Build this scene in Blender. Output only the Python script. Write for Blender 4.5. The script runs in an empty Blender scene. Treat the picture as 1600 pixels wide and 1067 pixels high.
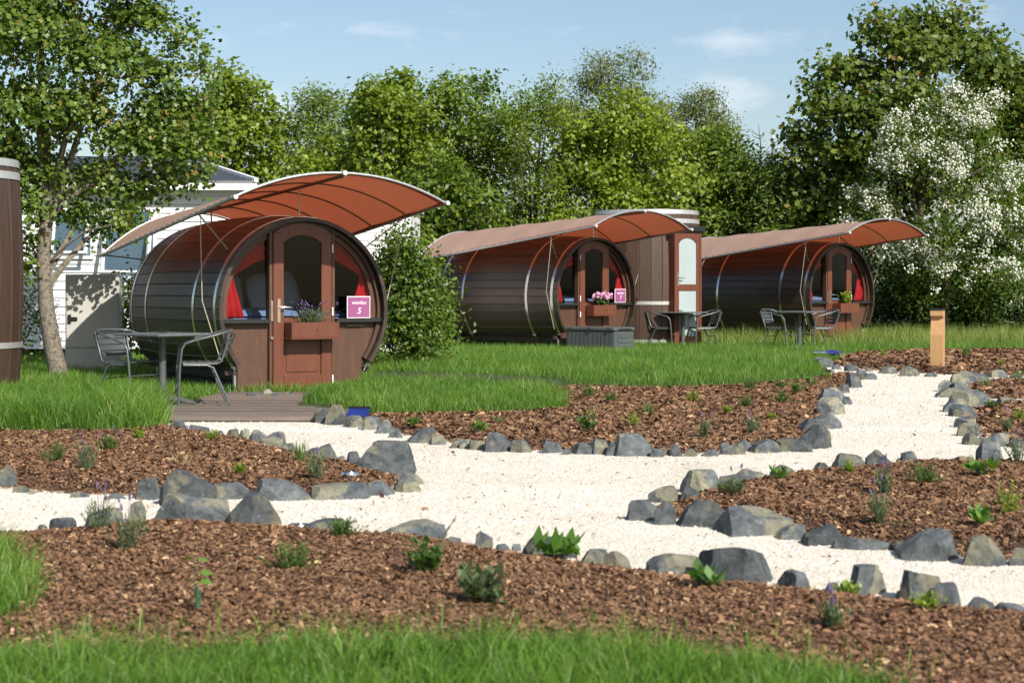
import bpy, bmesh, math, random
import numpy as np
from mathutils import Vector, noise
from mathutils.geometry import delaunay_2d_cdt

# ------------------------------------------------------------------ camera, sky, sun
F, VH, H = 2700.0, 450.0, 1.25           # focal length in photo pixels, horizon row, eye height
sc = bpy.context.scene
COL = sc.collection
cam_d = bpy.data.cameras.new('camera'); cam = bpy.data.objects.new('camera', cam_d); COL.objects.link(cam)
cam.location = (0, 0, H); cam.rotation_euler = (math.pi/2, 0, 0)
cam_d.sensor_width = 36; cam_d.lens = F*36/1600
cam_d.shift_y = -(533.5-VH)/1600
cam_d.clip_start = .1; cam_d.clip_end = 3000
cam_d.dof.use_dof = True; cam_d.dof.focus_distance = 21; cam_d.dof.aperture_fstop = 5.0
sc.camera = cam

SUN_EL = math.radians(38); SUN_AZ = math.radians(147)      # azimuth clockwise from +Y
sd = Vector((math.sin(SUN_AZ)*math.cos(SUN_EL), math.cos(SUN_AZ)*math.cos(SUN_EL), math.sin(SUN_EL)))
w = bpy.data.worlds.new('World'); sc.world = w; w.use_nodes = True
nt = w.node_tree; nt.nodes.clear()
N = nt.nodes.new; Lk = nt.links.new
sky = N('ShaderNodeTexSky'); sky.sky_type = 'NISHITA'; sky.sun_disc = False
sky.sun_elevation = SUN_EL; sky.sun_rotation = SUN_AZ; sky.air_density = 1.0; sky.dust_density = 1.2; sky.ozone_density = 1.5
tc = N('ShaderNodeTexCoord'); mp = N('ShaderNodeMapping'); mp.inputs['Scale'].default_value = (1, 1, 2.6)
mp.inputs['Location'].default_value = (.37, .2, .11)
n1 = N('ShaderNodeTexNoise'); n1.inputs['Scale'].default_value = 7.5; n1.inputs['Detail'].default_value = 7; n1.inputs['Roughness'].default_value = .58
rp = N('ShaderNodeValToRGB'); rp.color_ramp.elements[0].position = .55; rp.color_ramp.elements[1].position = .80
rp.color_ramp.elements[1].color = (.75, .75, .75, 1)
mx = N('ShaderNodeMix'); mx.data_type = 'RGBA'; mx.inputs['B'].default_value = (8.5, 8.6, 8.9, 1)
bg = N('ShaderNodeBackground'); bg.inputs['Strength'].default_value = .086
out = N('ShaderNodeOutputWorld')
Lk(tc.outputs['Generated'], mp.inputs['Vector']); Lk(mp.outputs['Vector'], n1.inputs['Vector']); Lk(n1.outputs['Fac'], rp.inputs['Fac'])
Lk(rp.outputs['Color'], mx.inputs['Factor']); Lk(sky.outputs['Color'], mx.inputs['A']); Lk(mx.outputs['Result'], bg.inputs['Color'])
Lk(bg.outputs['Background'], out.inputs['Surface'])
sl = bpy.data.lights.new('sun', 'SUN'); sl.energy = 4.6; sl.angle = math.radians(.53); sl.color = (1, .95, .87)
so = bpy.data.objects.new('sun', sl); COL.objects.link(so)
so.rotation_euler = sd.to_track_quat('Z', 'Y').to_euler(); so.location = (10, -10, 20)
sc.view_settings.view_transform = 'Standard'; sc.view_settings.look = 'None'; sc.view_settings.gamma = 1
sc.view_settings.exposure = .6

# ------------------------------------------------------------------ helpers
rng = np.random.default_rng(7); R = random.Random(11)
def gz(x, y):
    t = min(max((y-19)/10., 0), 1); return .10*t*t*(3-2*t)
def gzn(y):
    t = np.clip((y-19)/10., 0, 1); return .10*t*t*(3-2*t)
def P(u, v, dz=0.):
    Y = 20.
    for _ in range(25): Y = F*(H-gz(0, Y)-dz)/(v-VH)
    return Vector(((u-800)/F*Y, Y, gz(0, Y)))
def X_at(u, Y): return (u-800)/F*Y
def Z_at(v, Y): return H-(v-VH)/F*Y

def tag(o, label=None, cat=None, group=None, kind=None):
    if label: o['label'] = label
    if cat: o['category'] = cat
    if group: o['group'] = group
    if kind: o['kind'] = kind
    return o
def link(o, parent=None):
    COL.objects.link(o)
    if parent: o.parent = parent
    return o
def empty(name, loc=(0, 0, 0), rz=0):
    o = bpy.data.objects.new(name, None); o.empty_display_size = .1; o.location = loc; o.rotation_euler = (0, 0, rz); return link(o)
def np_mesh(name, V, F3=None, F4=None, tint=None, smooth=False):
    me = bpy.data.meshes.new(name); V = np.asarray(V, np.float32)
    me.vertices.add(len(V)); me.vertices.foreach_set('co', V.ravel())
    F3 = np.zeros((0, 3), np.int32) if F3 is None else np.asarray(F3, np.int32)
    F4 = np.zeros((0, 4), np.int32) if F4 is None else np.asarray(F4, np.int32)
    nl = F3.size+F4.size; me.loops.add(nl); me.loops.foreach_set('vertex_index', np.concatenate([F3.ravel(), F4.ravel()]))
    me.polygons.add(len(F3)+len(F4))
    me.polygons.foreach_set('loop_start', np.concatenate([np.arange(len(F3))*3, F3.size+np.arange(len(F4))*4]).astype(np.int32))
    if smooth: me.polygons.foreach_set('use_smooth', np.ones(len(F3)+len(F4), bool))
    me.update(calc_edges=True)
    if tint is not None:
        a = me.attributes.new('tint', 'FLOAT', 'POINT'); a.data.foreach_set('value', np.asarray(tint, np.float32))
    return me
def mobj(name, me, mat, parent=None, loc=None):
    o = bpy.data.objects.new(name, me)
    if mat is not None and not me.materials: me.materials.append(mat)
    if loc is not None: o.location = loc
    return link(o, parent)

class MB:
    def __init__(s): s.v = []; s.f = []
    def add(s, V, Fs):
        b = len(s.v); s.v += [tuple(p) for p in V]; s.f += [tuple(i+b for i in f) for f in Fs]; return s
    def box(s, x0, x1, y0, y1, z0, z1):
        return s.add([(x0,y0,z0),(x1,y0,z0),(x1,y1,z0),(x0,y1,z0),(x0,y0,z1),(x1,y0,z1),(x1,y1,z1),(x0,y1,z1)],
                     [(0,3,2,1),(4,5,6,7),(0,1,5,4),(1,2,6,5),(2,3,7,6),(3,0,4,7)])
    def obox(s, c, ax, ay, az):          # oriented box: centre and three half-axis vectors
        c, ax, ay, az = map(Vector, (c, ax, ay, az))
        V = [c+ax*i+ay*j+az*k for k in (-1, 1) for i, j in ((-1,-1),(1,-1),(1,1),(-1,1))]
        return s.add(V, [(0,3,2,1),(4,5,6,7),(0,1,5,4),(1,2,6,5),(2,3,7,6),(3,0,4,7)])
    def tube(s, pts, r, n=8, close=False):
        pts = [Vector(p) for p in pts]; m = len(pts)
        rs = r if isinstance(r, (list, tuple)) else [r]*m
        V = []; up = None
        for i, p in enumerate(pts):
            a = pts[i-1] if (i or close) else p; b = pts[(i+1) % m] if (i < m-1 or close) else p
            d = (b-a).normalized() if (b-a).length > 1e-9 else Vector((0, 0, 1))
            if up is None: up = Vector((0, 0, 1)) if abs(d.z) < .9 else Vector((1, 0, 0))
            x = d.cross(up); x = x.normalized() if x.length > 1e-6 else d.orthogonal().normalized(); up = x.cross(d).normalized()
            for k in range(n):
                an = 2*math.pi*k/n; V.append(p+(x*math.cos(an)+up*math.sin(an))*rs[i])
        Fs = []
        for i in range(m if close else m-1):
            j = (i+1) % m
            for k in range(n): Fs.append((i*n+k, i*n+(k+1) % n, j*n+(k+1) % n, j*n+k))
        if not close: Fs += [tuple(range(n-1, -1, -1)), tuple((m-1)*n+k for k in range(n))]
        return s.add(V, Fs)
    def lathe(s, prof, n=24, c=(0, 0)):
        V = [(c[0]+r*math.cos(2*math.pi*k/n), c[1]+r*math.sin(2*math.pi*k/n), z) for r, z in prof for k in range(n)]
        Fs = [(i*n+k, i*n+(k+1) % n, (i+1)*n+(k+1) % n, (i+1)*n+k) for i in range(len(prof)-1) for k in range(n)]
        Fs += [tuple(range(n-1, -1, -1)), tuple((len(prof)-1)*n+k for k in range(n))]
        return s.add(V, Fs)
    def band(s, A, B, y0, y1):           # solid between two polylines in the xz plane
        m = len(A); V = []
        for (a, b) in zip(A, B): V += [(a[0], y0, a[1]), (b[0], y0, b[1]), (b[0], y1, b[1]), (a[0], y1, a[1])]
        Fs = [(0, 1, 2, 3), tuple((m-1)*4+k for k in (3, 2, 1, 0))]
        for i in range(m-1):
            for k in range(4): Fs.append((i*4+k, (i+1)*4+k, (i+1)*4+(k+1) % 4, i*4+(k+1) % 4))
        return s.add(V, Fs)
    def mesh(s, name, smooth=None, bevel=0):
        me = bpy.data.meshes.new(name); me.from_pydata(s.v, [], s.f)
        bm = bmesh.new(); bm.from_mesh(me)
        bmesh.ops.recalc_face_normals(bm, faces=bm.faces)
        if bevel:
            es = [e for e in bm.edges if len(e.link_faces) == 2 and e.calc_face_angle(0) > .6]
            bmesh.ops.bevel(bm, geom=es, offset=bevel, segments=1, affect='EDGES')
        bm.to_mesh(me); bm.free()
        if smooth is not None:
            me.polygons.foreach_set('use_smooth', [True]*len(me.polygons)); me.set_sharp_from_angle(angle=math.radians(smooth))
        return me
    def build(s, name, mat, parent=None, smooth=None, bevel=0, loc=None):
        return mobj(name, s.mesh(name, smooth, bevel), mat, parent, loc)
MC = {}
def cached(key, fn):
    if key not in MC: MC[key] = fn()
    return MC[key]

# ------------------------------------------------------------------ materials
def newmat(name):
    m = bpy.data.materials.new(name); m.use_nodes = True; t = m.node_tree
    return m, t, t.nodes['Principled BSDF'], t.nodes.new, t.links.new
def pm(name, cols, scale=6, rough=.6, bump=.0, bscale=60, metal=0, stretch=(1, 1, 1), objrand=0, spec=.5, detail=6, coat=0, pos=None):
    m, t, b, N, K = newmat(name)
    tc = N('ShaderNodeTexCoord'); mp = N('ShaderNodeMapping'); mp.inputs['Scale'].default_value = stretch
    K(tc.outputs['Object'], mp.inputs['Vector']); vec = mp.outputs['Vector']
    oi = N('ShaderNodeObjectInfo')
    off = N('ShaderNodeVectorMath'); off.operation = 'ADD'; K(vec, off.inputs[0])
    sc_ = N('ShaderNodeVectorMath'); sc_.operation = 'SCALE'; sc_.inputs[0].default_value = (37, 51, 23); K(oi.outputs['Random'], sc_.inputs['Scale'])
    K(sc_.outputs[0], off.inputs[1]); vec = off.outputs[0]
    n = N('ShaderNodeTexNoise'); n.inputs['Scale'].default_value = scale; n.inputs['Detail'].default_value = detail; n.inputs['Roughness'].default_value = .6
    K(vec, n.inputs['Vector'])
    r = N('ShaderNodeValToRGB'); els = r.color_ramp.elements
    while len(els) < len(cols): els.new(.5)
    for i, c in enumerate(cols):
        els[i].position = pos[i] if pos else .28+.44*i/max(1, len(cols)-1); els[i].color = (*c, 1)
    K(n.outputs['Fac'], r.inputs['Fac']); col = r.outputs['Color']
    if objrand:
        hs = N('ShaderNodeHueSaturation'); mr = N('ShaderNodeMapRange'); mr.inputs['To Min'].default_value = 1-objrand; mr.inputs['To Max'].default_value = 1+objrand
        K(oi.outputs['Random'], mr.inputs['Value']); K(mr.outputs[0], hs.inputs['Value']); K(col, hs.inputs['Color']); col = hs.outputs['Color']
    K(col, b.inputs['Base Color'])
    b.inputs['Roughness'].default_value = rough; b.inputs['Metallic'].default_value = metal; b.inputs['Specular IOR Level'].default_value = spec
    if coat: b.inputs['Coat Weight'].default_value = coat; b.inputs['Coat Roughness'].default_value = .2
    if bump:
        n2 = N('ShaderNodeTexNoise'); n2.inputs['Scale'].default_value = bscale; n2.inputs['Detail'].default_value = 5; K(vec, n2.inputs['Vector'])
        bp = N('ShaderNodeBump'); bp.inputs['Strength'].default_value = bump; bp.inputs['Distance'].default_value = .01
        K(n2.outputs['Fac'], bp.inputs['Height']); K(bp.outputs['Normal'], b.inputs['Normal'])
    return m
def tintmat(name, cols, trans=.35, rough=.5, spec=.35, pos=None):
    m, t, b, N, K = newmat(name)
    a = N('ShaderNodeAttribute'); a.attribute_name = 'tint'
    r = N('ShaderNodeValToRGB'); els = r.color_ramp.elements
    while len(els) < len(cols): els.new(.5)
    for i, c in enumerate(cols):
        els[i].position = pos[i] if pos else i/max(1, len(cols)-1); els[i].color = (*c, 1)
    K(a.outputs['Fac'], r.inputs['Fac']); K(r.outputs['Color'], b.inputs['Base Color'])
    b.inputs['Roughness'].default_value = rough; b.inputs['Specular IOR Level'].default_value = spec
    if trans:
        tr = N('ShaderNodeBsdfTranslucent'); ms = N('ShaderNodeMixShader'); ms.inputs[0].default_value = trans
        g = N('ShaderNodeMix'); g.data_type = 'RGBA'; g.blend_type = 'MULTIPLY'; g.inputs['Factor'].default_value = 1
        g.inputs['B'].default_value = (1.5, 1.6, .7, 1); K(r.outputs['Color'], g.inputs['A']); K(g.outputs['Result'], tr.inputs['Color'])
        K(b.outputs[0], ms.inputs[1]); K(tr.outputs[0], ms.inputs[2]); K(ms.outputs[0], t.nodes['Material Output'].inputs['Surface'])
    return m
def glassmat(name, tintc=(.9, .95, .95), refl=1.5):
    m, t, b, N, K = newmat(name); t.nodes.remove(b)
    tr = N('ShaderNodeBsdfTransparent'); tr.inputs[0].default_value = (*tintc, 1); gl = N('ShaderNodeBsdfGlossy'); gl.inputs['Roughness'].default_value = .02
    lw = N('ShaderNodeLayerWeight'); lw.inputs['Blend'].default_value = .5; pw = N('ShaderNodeMath'); pw.operation = 'POWER'; pw.inputs[1].default_value = 4; K(lw.outputs['Facing'], pw.inputs[0])
    fr = N('ShaderNodeMath'); fr.operation = 'MULTIPLY_ADD'; fr.inputs[1].default_value = .7; fr.inputs[2].default_value = .010; K(pw.outputs[0], fr.inputs[0]); ms = N('ShaderNodeMixShader')
    K(fr.outputs[0], ms.inputs[0]); K(tr.outputs[0], ms.inputs[1]); K(gl.outputs[0], ms.inputs[2]); K(ms.outputs[0], t.nodes['Material Output'].inputs['Surface'])
    return m
def fabricmat(name, c, tcol, trans=.45):
    m, t, b, N, K = newmat(name)
    tc = N('ShaderNodeTexCoord'); n = N('ShaderNodeTexNoise'); n.inputs['Scale'].default_value = 2.2; n.inputs['Detail'].default_value = 10; n.inputs['Roughness'].default_value = .68; K(tc.outputs['Object'], n.inputs['Vector'])
    bp = N('ShaderNodeBump'); bp.inputs['Strength'].default_value = .35; bp.inputs['Distance'].default_value = .02; K(n.outputs['Fac'], bp.inputs['Height']); K(bp.outputs['Normal'], b.inputs['Normal'])
    mx = N('ShaderNodeMix'); mx.data_type = 'RGBA'; mx.inputs['A'].default_value = (*[x*.66 for x in c], 1); mx.inputs['B'].default_value = (*c, 1); K(n.outputs['Fac'], mx.inputs['Factor'])
    K(mx.outputs['Result'], b.inputs['Base Color']); b.inputs['Roughness'].default_value = .8; b.inputs['Specular IOR Level'].default_value = .2
    tr = N('ShaderNodeBsdfTranslucent'); tr.inputs[0].default_value = (*tcol, 1); ms = N('ShaderNodeMixShader'); ms.inputs[0].default_value = trans
    K(b.outputs[0], ms.inputs[1]); K(tr.outputs[0], ms.inputs[2]); K(ms.outputs[0], t.nodes['Material Output'].inputs['Surface'])
    return m

M = {}
M['stave'] = pm('stave_wood', [(.020, .013, .009), (.052, .032, .020)], 5, .40, .3, 30, stretch=(6, .6, 6), objrand=.38, spec=.6)
M['rimwood'] = pm('rim_wood', [(.04, .022, .014), (.075, .042, .026)], 8, .5, .2, 40)
M['wall'] = pm('front_wall_wood', [(.062, .027, .015), (.10, .046, .025)], 7, .5, .15, 60, stretch=(3, 3, .5))
M['door'] = pm('door_wood', [(.105, .032, .016), (.15, .050, .026)], 6, .42, .12, 60, stretch=(4, 4, .4))
M['black'] = pm('black_paint', [(.012, .013, .013), (.02, .02, .02)], 8, .4)
M['steel'] = pm('hoop_steel', [(.52, .50, .46), (.68, .66, .62)], 12, .24, metal=1, bump=.04, bscale=30)
M['chrome'] = pm('chrome', [(.7, .7, .7), (.8, .8, .8)], 12, .15, metal=1)
M['galv'] = pm('galvanised_tube', [(.42, .42, .41), (.6, .6, .58)], 20, .42, metal=.75)
M['darktube'] = pm('dark_tube', [(.10, .085, .07), (.16, .13, .11)], 20, .5)
M['rope'] = pm('rope', [(.35, .31, .24), (.5, .45, .36)], 60, .9)
M['awning'] = fabricmat('awning_cloth', (.62, .42, .325), (.52, .115, .05), .40)
M['hem'] = pm('awning_hem', [(.42, .41, .39), (.55, .53, .5)], 30, .7)
M['redhem'] = pm('red_hem', [(.25, .012, .015), (.35, .02, .02)], 20, .8)
M['curtain'] = fabricmat('red_curtain', (.72, .022, .03), (.6, .012, .018), .25)
M['glass'] = glassmat('window_glass', (.86, .9, .9), 1.42)
M['frost'] = pm('frosted_pane', [(.30, .355, .36), (.36, .41, .41)], 2, .32)
M['white'] = pm('white_paint', [(.70, .70, .69), (.80, .80, .78)], 4, .45)
M['siding'] = pm('white_siding', [(.68, .68, .68), (.80, .80, .79)], 3, .5, .05, 40, stretch=(.4, 1, 4), objrand=.03)
M['cream'] = pm('cabinet_enamel', [(.42, .41, .37), (.50, .485, .44)], 3, .45)
M['roof'] = pm('slate_roof_metal', [(.045, .055, .07), (.07, .085, .10)], 5, .45)
M['pane'] = pm('home_window_pane', [(.10, .15, .22), (.16, .22, .30)], 1.2, .06, spec=.9)
M['shade'] = pm('grey_shade_cloth', [(.25, .26, .26), (.34, .35, .34)], 5, .8)
M['bed'] = pm('blue_linen', [(.13, .18, .34), (.20, .26, .44)], 5, .85, .3, 14)
M['pillow'] = pm('pillow_linen', [(.34, .40, .52), (.44, .50, .60)], 5, .85, .2, 14)
M['plum'] = pm('plum_board', [(.24, .065, .175), (.28, .08, .21)], 3, .45)
M['signwhite'] = pm('sign_white', [(.78, .78, .78), (.8, .8, .8)], 3, .5)
M['chair'] = pm('grey_aluminium', [(.085, .097, .097), (.135, .148, .148)], 14, .36, metal=.35)
M['slat'] = pm('grey_slat', [(.045, .055, .055), (.075, .085, .085)], 10, .5)
M['tabletop'] = pm('table_top', [(.085, .10, .10), (.125, .14, .14)], 10, .45)
M['plastic'] = pm('grey_plastic_box', [(.055, .068, .066), (.08, .095, .093)], 6, .5, .06, 30)
M['ltplastic'] = pm('grey_plastic_end', [(.055, .068, .066), (.08, .095, .093)], 6, .5, .06, 30)
M['post'] = pm('larch_post', [(.38, .21, .085), (.52, .31, .14)], 6, .6, .15, 30, stretch=(8, 8, .5))
M['deck'] = pm('deck_plank', [(.11, .085, .07), (.18, .145, .12)], 7, .65, .4, 30, stretch=(.4, 6, 6), objrand=.15)
M['dark'] = pm('dark_base_timber', [(.012, .009, .007), (.025, .018, .013)], 6, .7)
M['blue'] = pm('blue_lamp_plastic', [(.012, .02, .12), (.02, .035, .2)], 6, .25)
M['solar'] = pm('solar_cell', [(.01, .014, .03), (.03, .04, .06)], 30, .15)
M['cglass'] = glassmat('ashtray_glass', (.8, .85, .85), 1.5)
M['bark'] = pm('grey_bark', [(.05, .042, .033), (.13, .11, .085), (.22, .19, .15), (.22, .14, .05)], 26, .95, 1., 40, pos=[.3, .45, .58, .75])
M['darkbark'] = pm('brown_bark', [(.055, .042, .03), (.10, .08, .058)], 9, .9, .6, 22)
M['stake'] = pm('green_stake', [(.01, .07, .03), (.015, .10, .045)], 9, .5)
M['conc'] = pm('concrete', [(.36, .36, .34), (.48, .47, .45)], 9, .8, .3, 50)
M['terracotta_jar'] = pm('amber_jar', [(.4, .16, .04), (.5, .22, .06)], 6, .3)

M['interior_shade'] = pm('painted_interior_shade', [(.010, .007, .005), (.018, .012, .009)], 6, .95, spec=.05)  # near-black colour stands in for the shade inside the barrels
def rockmat():
    m, t, b, N, K = newmat('basalt')
    tc = N('ShaderNodeTexCoord'); oi = N('ShaderNodeObjectInfo')
    s_ = N('ShaderNodeVectorMath'); s_.operation = 'SCALE'; s_.inputs[0].default_value = (37, 51, 23); K(oi.outputs['Random'], s_.inputs['Scale'])
    ad = N('ShaderNodeVectorMath'); K(tc.outputs['Object'], ad.inputs[0]); K(s_.outputs[0], ad.inputs[1]); v = ad.outputs[0]
    def nz(sc, d=7, r=.6):
        n = N('ShaderNodeTexNoise'); n.inputs['Scale'].default_value = sc; n.inputs['Detail'].default_value = d; n.inputs['Roughness'].default_value = r; K(v, n.inputs['Vector']); return n.outputs['Fac']
    def rmp(f, a, b_, ca=(0, 0, 0), cb=(1, 1, 1)):
        r = N('ShaderNodeValToRGB'); r.color_ramp.elements[0].position = a; r.color_ramp.elements[1].position = b_
        r.color_ramp.elements[0].color = (*ca, 1); r.color_ramp.elements[1].color = (*cb, 1); K(f, r.inputs['Fac']); return r.outputs['Color']
    base = rmp(nz(14), .3, .72, (.046, .055, .060), (.165, .181, .186))
    tan = rmp(nz(30), .3, .7, (.155, .15, .108), (.28, .265, .19))
    mk = rmp(nz(3.6, 4), .50, .56)
    m1 = N('ShaderNodeMix'); m1.data_type = 'RGBA'; K(mk, m1.inputs['Factor']); K(base, m1.inputs['A']); K(tan, m1.inputs['B'])
    vn = rmp(nz(22, 10, .8), .58, .70)
    m2 = N('ShaderNodeMix'); m2.data_type = 'RGBA'; K(vn, m2.inputs['Factor']); K(m1.outputs['Result'], m2.inputs['A']); m2.inputs['B'].default_value = (.33, .345, .345, 1)
    hs = N('ShaderNodeHueSaturation'); mr = N('ShaderNodeMapRange'); mr.inputs['To Min'].default_value = .70; mr.inputs['To Max'].default_value = 1.18; K(oi.outputs['Random'], mr.inputs['Value']); K(mr.outputs[0], hs.inputs['Value']); K(m2.outputs['Result'], hs.inputs['Color'])
    K(hs.outputs['Color'], b.inputs['Base Color']); b.inputs['Roughness'].default_value = .8; b.inputs['Specular IOR Level'].default_value = .3
    bp = N('ShaderNodeBump'); bp.inputs['Strength'].default_value = 1; bp.inputs['Distance'].default_value = .022; K(nz(30, 10, .72), bp.inputs['Height']); K(bp.outputs['Normal'], b.inputs['Normal'])
    return m
M['rock'] = rockmat()
def gravelmat():
    m, t, b, N, K = newmat('white_gravel')
    tc = N('ShaderNodeTexCoord'); v = N('ShaderNodeTexVoronoi'); v.inputs['Scale'].default_value = 95; K(tc.outputs['Object'], v.inputs['Vector'])
    r = N('ShaderNodeValToRGB'); e = r.color_ramp.elements; e[0].color = (.40, .34, .25, 1); e[1].color = (.66, .605, .515, 1); e[0].position = 0; e[1].position = .35
    nz = N('ShaderNodeTexNoise'); nz.inputs['Scale'].default_value = 1.3; nz.inputs['Detail'].default_value = 8; K(tc.outputs['Object'], nz.inputs['Vector'])
    r2 = N('ShaderNodeValToRGB'); r2.color_ramp.elements[0].position = .32; r2.color_ramp.elements[1].position = .62; r2.color_ramp.elements[0].color = (.90, .87, .82, 1); K(nz.outputs['Fac'], r2.inputs['Fac'])
    mm = N('ShaderNodeMix'); mm.data_type = 'RGBA'; mm.blend_type = 'MULTIPLY'; mm.inputs['Factor'].default_value = 1; K(r.outputs['Color'], mm.inputs['A']); K(r2.outputs['Color'], mm.inputs['B'])
    K(v.outputs['Color'], r.inputs['Fac']); K(mm.outputs['Result'], b.inputs['Base Color']); b.inputs['Roughness'].default_value = .9
    bp = N('ShaderNodeBump'); bp.inputs['Strength'].default_value = .7; bp.inputs['Distance'].default_value = .008; bp.invert = True
    K(v.outputs['Distance'], bp.inputs['Height']); K(bp.outputs['Normal'], b.inputs['Normal']); return m
M['gravel'] = gravelmat()
M['pebble'] = tintmat('pebble', [(.16, .13, .09), (.46, .38, .27), (.64, .585, .50), (.70, .655, .575)], 0, .9, pos=[0, .08, .35, 1])
M['mulchbase'] = pm('mulch_soil', [(.022, .012, .007), (.07, .037, .021), (.14, .08, .047)], 45, .9, 1., 60)
M['chip'] = tintmat('bark_chip', [(.038, .020, .011), (.165, .086, .045), (.29, .165, .090), (.52, .35, .19)], 0, .85, .25, pos=[0, .42, .84, 1])
M['soil'] = pm('lawn_soil', [(.025, .035, .010), (.045, .065, .016)], 12, .95)
M['ground'] = pm('meadow_ground', [(.03, .05, .012), (.06, .09, .022)], .8, .95)
M['grass'] = tintmat('grass_blade', [(.048, .115, .012), (.110, .222, .024), (.195, .31, .050), (.36, .36, .13)], .38, .45, .4, pos=[0, .5, .92, 1])
M['meadow'] = tintmat('meadow_blade', [(.09, .16, .022), (.17, .25, .045), (.29, .32, .095), (.42, .38, .19)], .35, .5, .35, pos=[0, .45, .85, 1])
M['leaf_maple'] = tintmat('maple_leaf', [(.040, .078, .010), (.095, .160, .020), (.180, .245, .038), (.27, .20, .05)], .36, .42, .45, pos=[0, .5, .93, 1])
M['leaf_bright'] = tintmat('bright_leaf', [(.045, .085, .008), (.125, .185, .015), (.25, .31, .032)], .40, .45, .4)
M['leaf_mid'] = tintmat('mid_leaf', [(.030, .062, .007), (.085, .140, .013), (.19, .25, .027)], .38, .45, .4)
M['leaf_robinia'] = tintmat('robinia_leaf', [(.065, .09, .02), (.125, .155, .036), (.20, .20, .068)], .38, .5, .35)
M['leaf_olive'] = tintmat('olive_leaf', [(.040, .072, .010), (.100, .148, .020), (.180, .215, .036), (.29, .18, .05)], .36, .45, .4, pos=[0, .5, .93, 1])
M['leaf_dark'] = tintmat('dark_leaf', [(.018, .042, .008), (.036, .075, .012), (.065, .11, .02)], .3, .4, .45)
M['blossom'] = tintmat('white_blossom', [(.66, .66, .56), (.82, .82, .76)], .15, .7)
M['herb'] = tintmat('herb_leaf', [(.05, .10, .022), (.10, .175, .04), (.17, .24, .07)], .3, .55)
M['lav'] = tintmat('lavender_leaf', [(.075, .115, .05), (.13, .18, .085), (.20, .25, .13)], .25, .6)
M['sprig'] = tintmat('lime_leaf', [(.12, .20, .02), (.22, .31, .035), (.34, .40, .07)], .35, .5)
M['leafy'] = tintmat('broad_leaf', [(.05, .12, .015), (.09, .19, .028), (.15, .26, .05)], .35, .35, .5)
M['purple'] = tintmat('lavender_flower', [(.09, .08, .12), (.16, .11, .30)], .1, .7)
M['pink'] = tintmat('pink_petal', [(.55, .16, .42), (.72, .36, .60), (.78, .55, .70)], .2, .6)
M['dry'] = tintmat('dry_stalk', [(.35, .28, .14), (.5, .42, .24)], .2, .7)

# ------------------------------------------------------------------ ground sheets
def poly_world(px): return [P(u, v) for u, v in px]
def inside(pts, poly):
    x, y = pts[:, 0], pts[:, 1]; c = np.zeros(len(pts), bool); n = len(poly)
    for i in range(n):
        x1, y1 = poly[i][0], poly[i][1]; x2, y2 = poly[i-1][0], poly[i-1][1]
        if y1 == y2: continue
        c ^= ((y1 > y) != (y2 > y)) & (x < (x2-x1)*(y-y1)/(y2-y1)+x1)
    return c
def edge_dist(pts, poly):
    d = np.full(len(pts), 1e9); n = len(poly)
    for i in range(n):
        a = np.array(poly[i][:2]); b = np.array(poly[i-1][:2]); ab = b-a
        t = np.clip(((pts-a)@ab)/max(ab@ab, 1e-9), 0, 1); d = np.minimum(d, np.linalg.norm(pts-(a+t[:, None]*ab), axis=1))
    return d
def smooth_poly(px, it=2):
    for _ in range(it):
        q = []
        for i in range(len(px)):
            a, b = px[i], px[(i+1) % len(px)]
            q += [(a[0]*.75+b[0]*.25, a[1]*.75+b[1]*.25), (a[0]*.25+b[0]*.75, a[1]*.25+b[1]*.75)]
        px = q
    return px
def sheet_h(pts, poly, base, mound, wid=.45, amp=.012):
    d = edge_dist(pts, poly); t = np.clip(d/wid, 0, 1); amp = amp if mound else .0015
    nz = np.array([noise.noise((x*2.1, y*2.1, 3.)) for x, y in pts])*amp
    return gzn(pts[:, 1])+base+mound*(t*t*(3-2*t))+nz*t
def sheet(name, poly, mat, base, mound, step, label, cat, extra=None, fine=None):
    poly = [tuple(p[:2]) for p in poly]; A = np.array(poly)
    gx = np.arange(A[:, 0].min(), A[:, 0].max(), step); gy = np.arange(A[:, 1].min(), A[:, 1].max(), step)
    g = np.array(np.meshgrid(gx, gy)).reshape(2, -1).T+rng.uniform(-.2, .2, (len(gx)*len(gy), 2))*step
    if fine:
        gx = np.arange(-6, 8, fine); gy = np.arange(A[:, 1].min(), 32, fine); g2 = np.array(np.meshgrid(gx, gy)).reshape(2, -1).T; g = np.concatenate([g[(g[:, 1] > 32) | (np.abs(g[:, 0]-1) > 7)], g2])
    g = g[inside(g, poly)]; g = g[edge_dist(g, poly) > min(step, fine or step)*.4]
    V = [Vector(p) for p in poly]+[Vector(p) for p in g]; n = len(poly)
    vs, es, fs, *_ = delaunay_2d_cdt(V, [(i, (i+1) % n) for i in range(n)], [], 1, 1e-5)
    P2 = np.array([v[:] for v in vs]); Z = sheet_h(P2, poly, base, mound)+(extra(P2) if extra else 0)
    me = np_mesh(name, np.c_[P2, Z], np.array([f[:] for f in fs]), smooth=True)
    o = mobj(name, me, mat); tag(o, label, cat, kind='structure'); return poly

def strip_sheet(): pass
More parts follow.
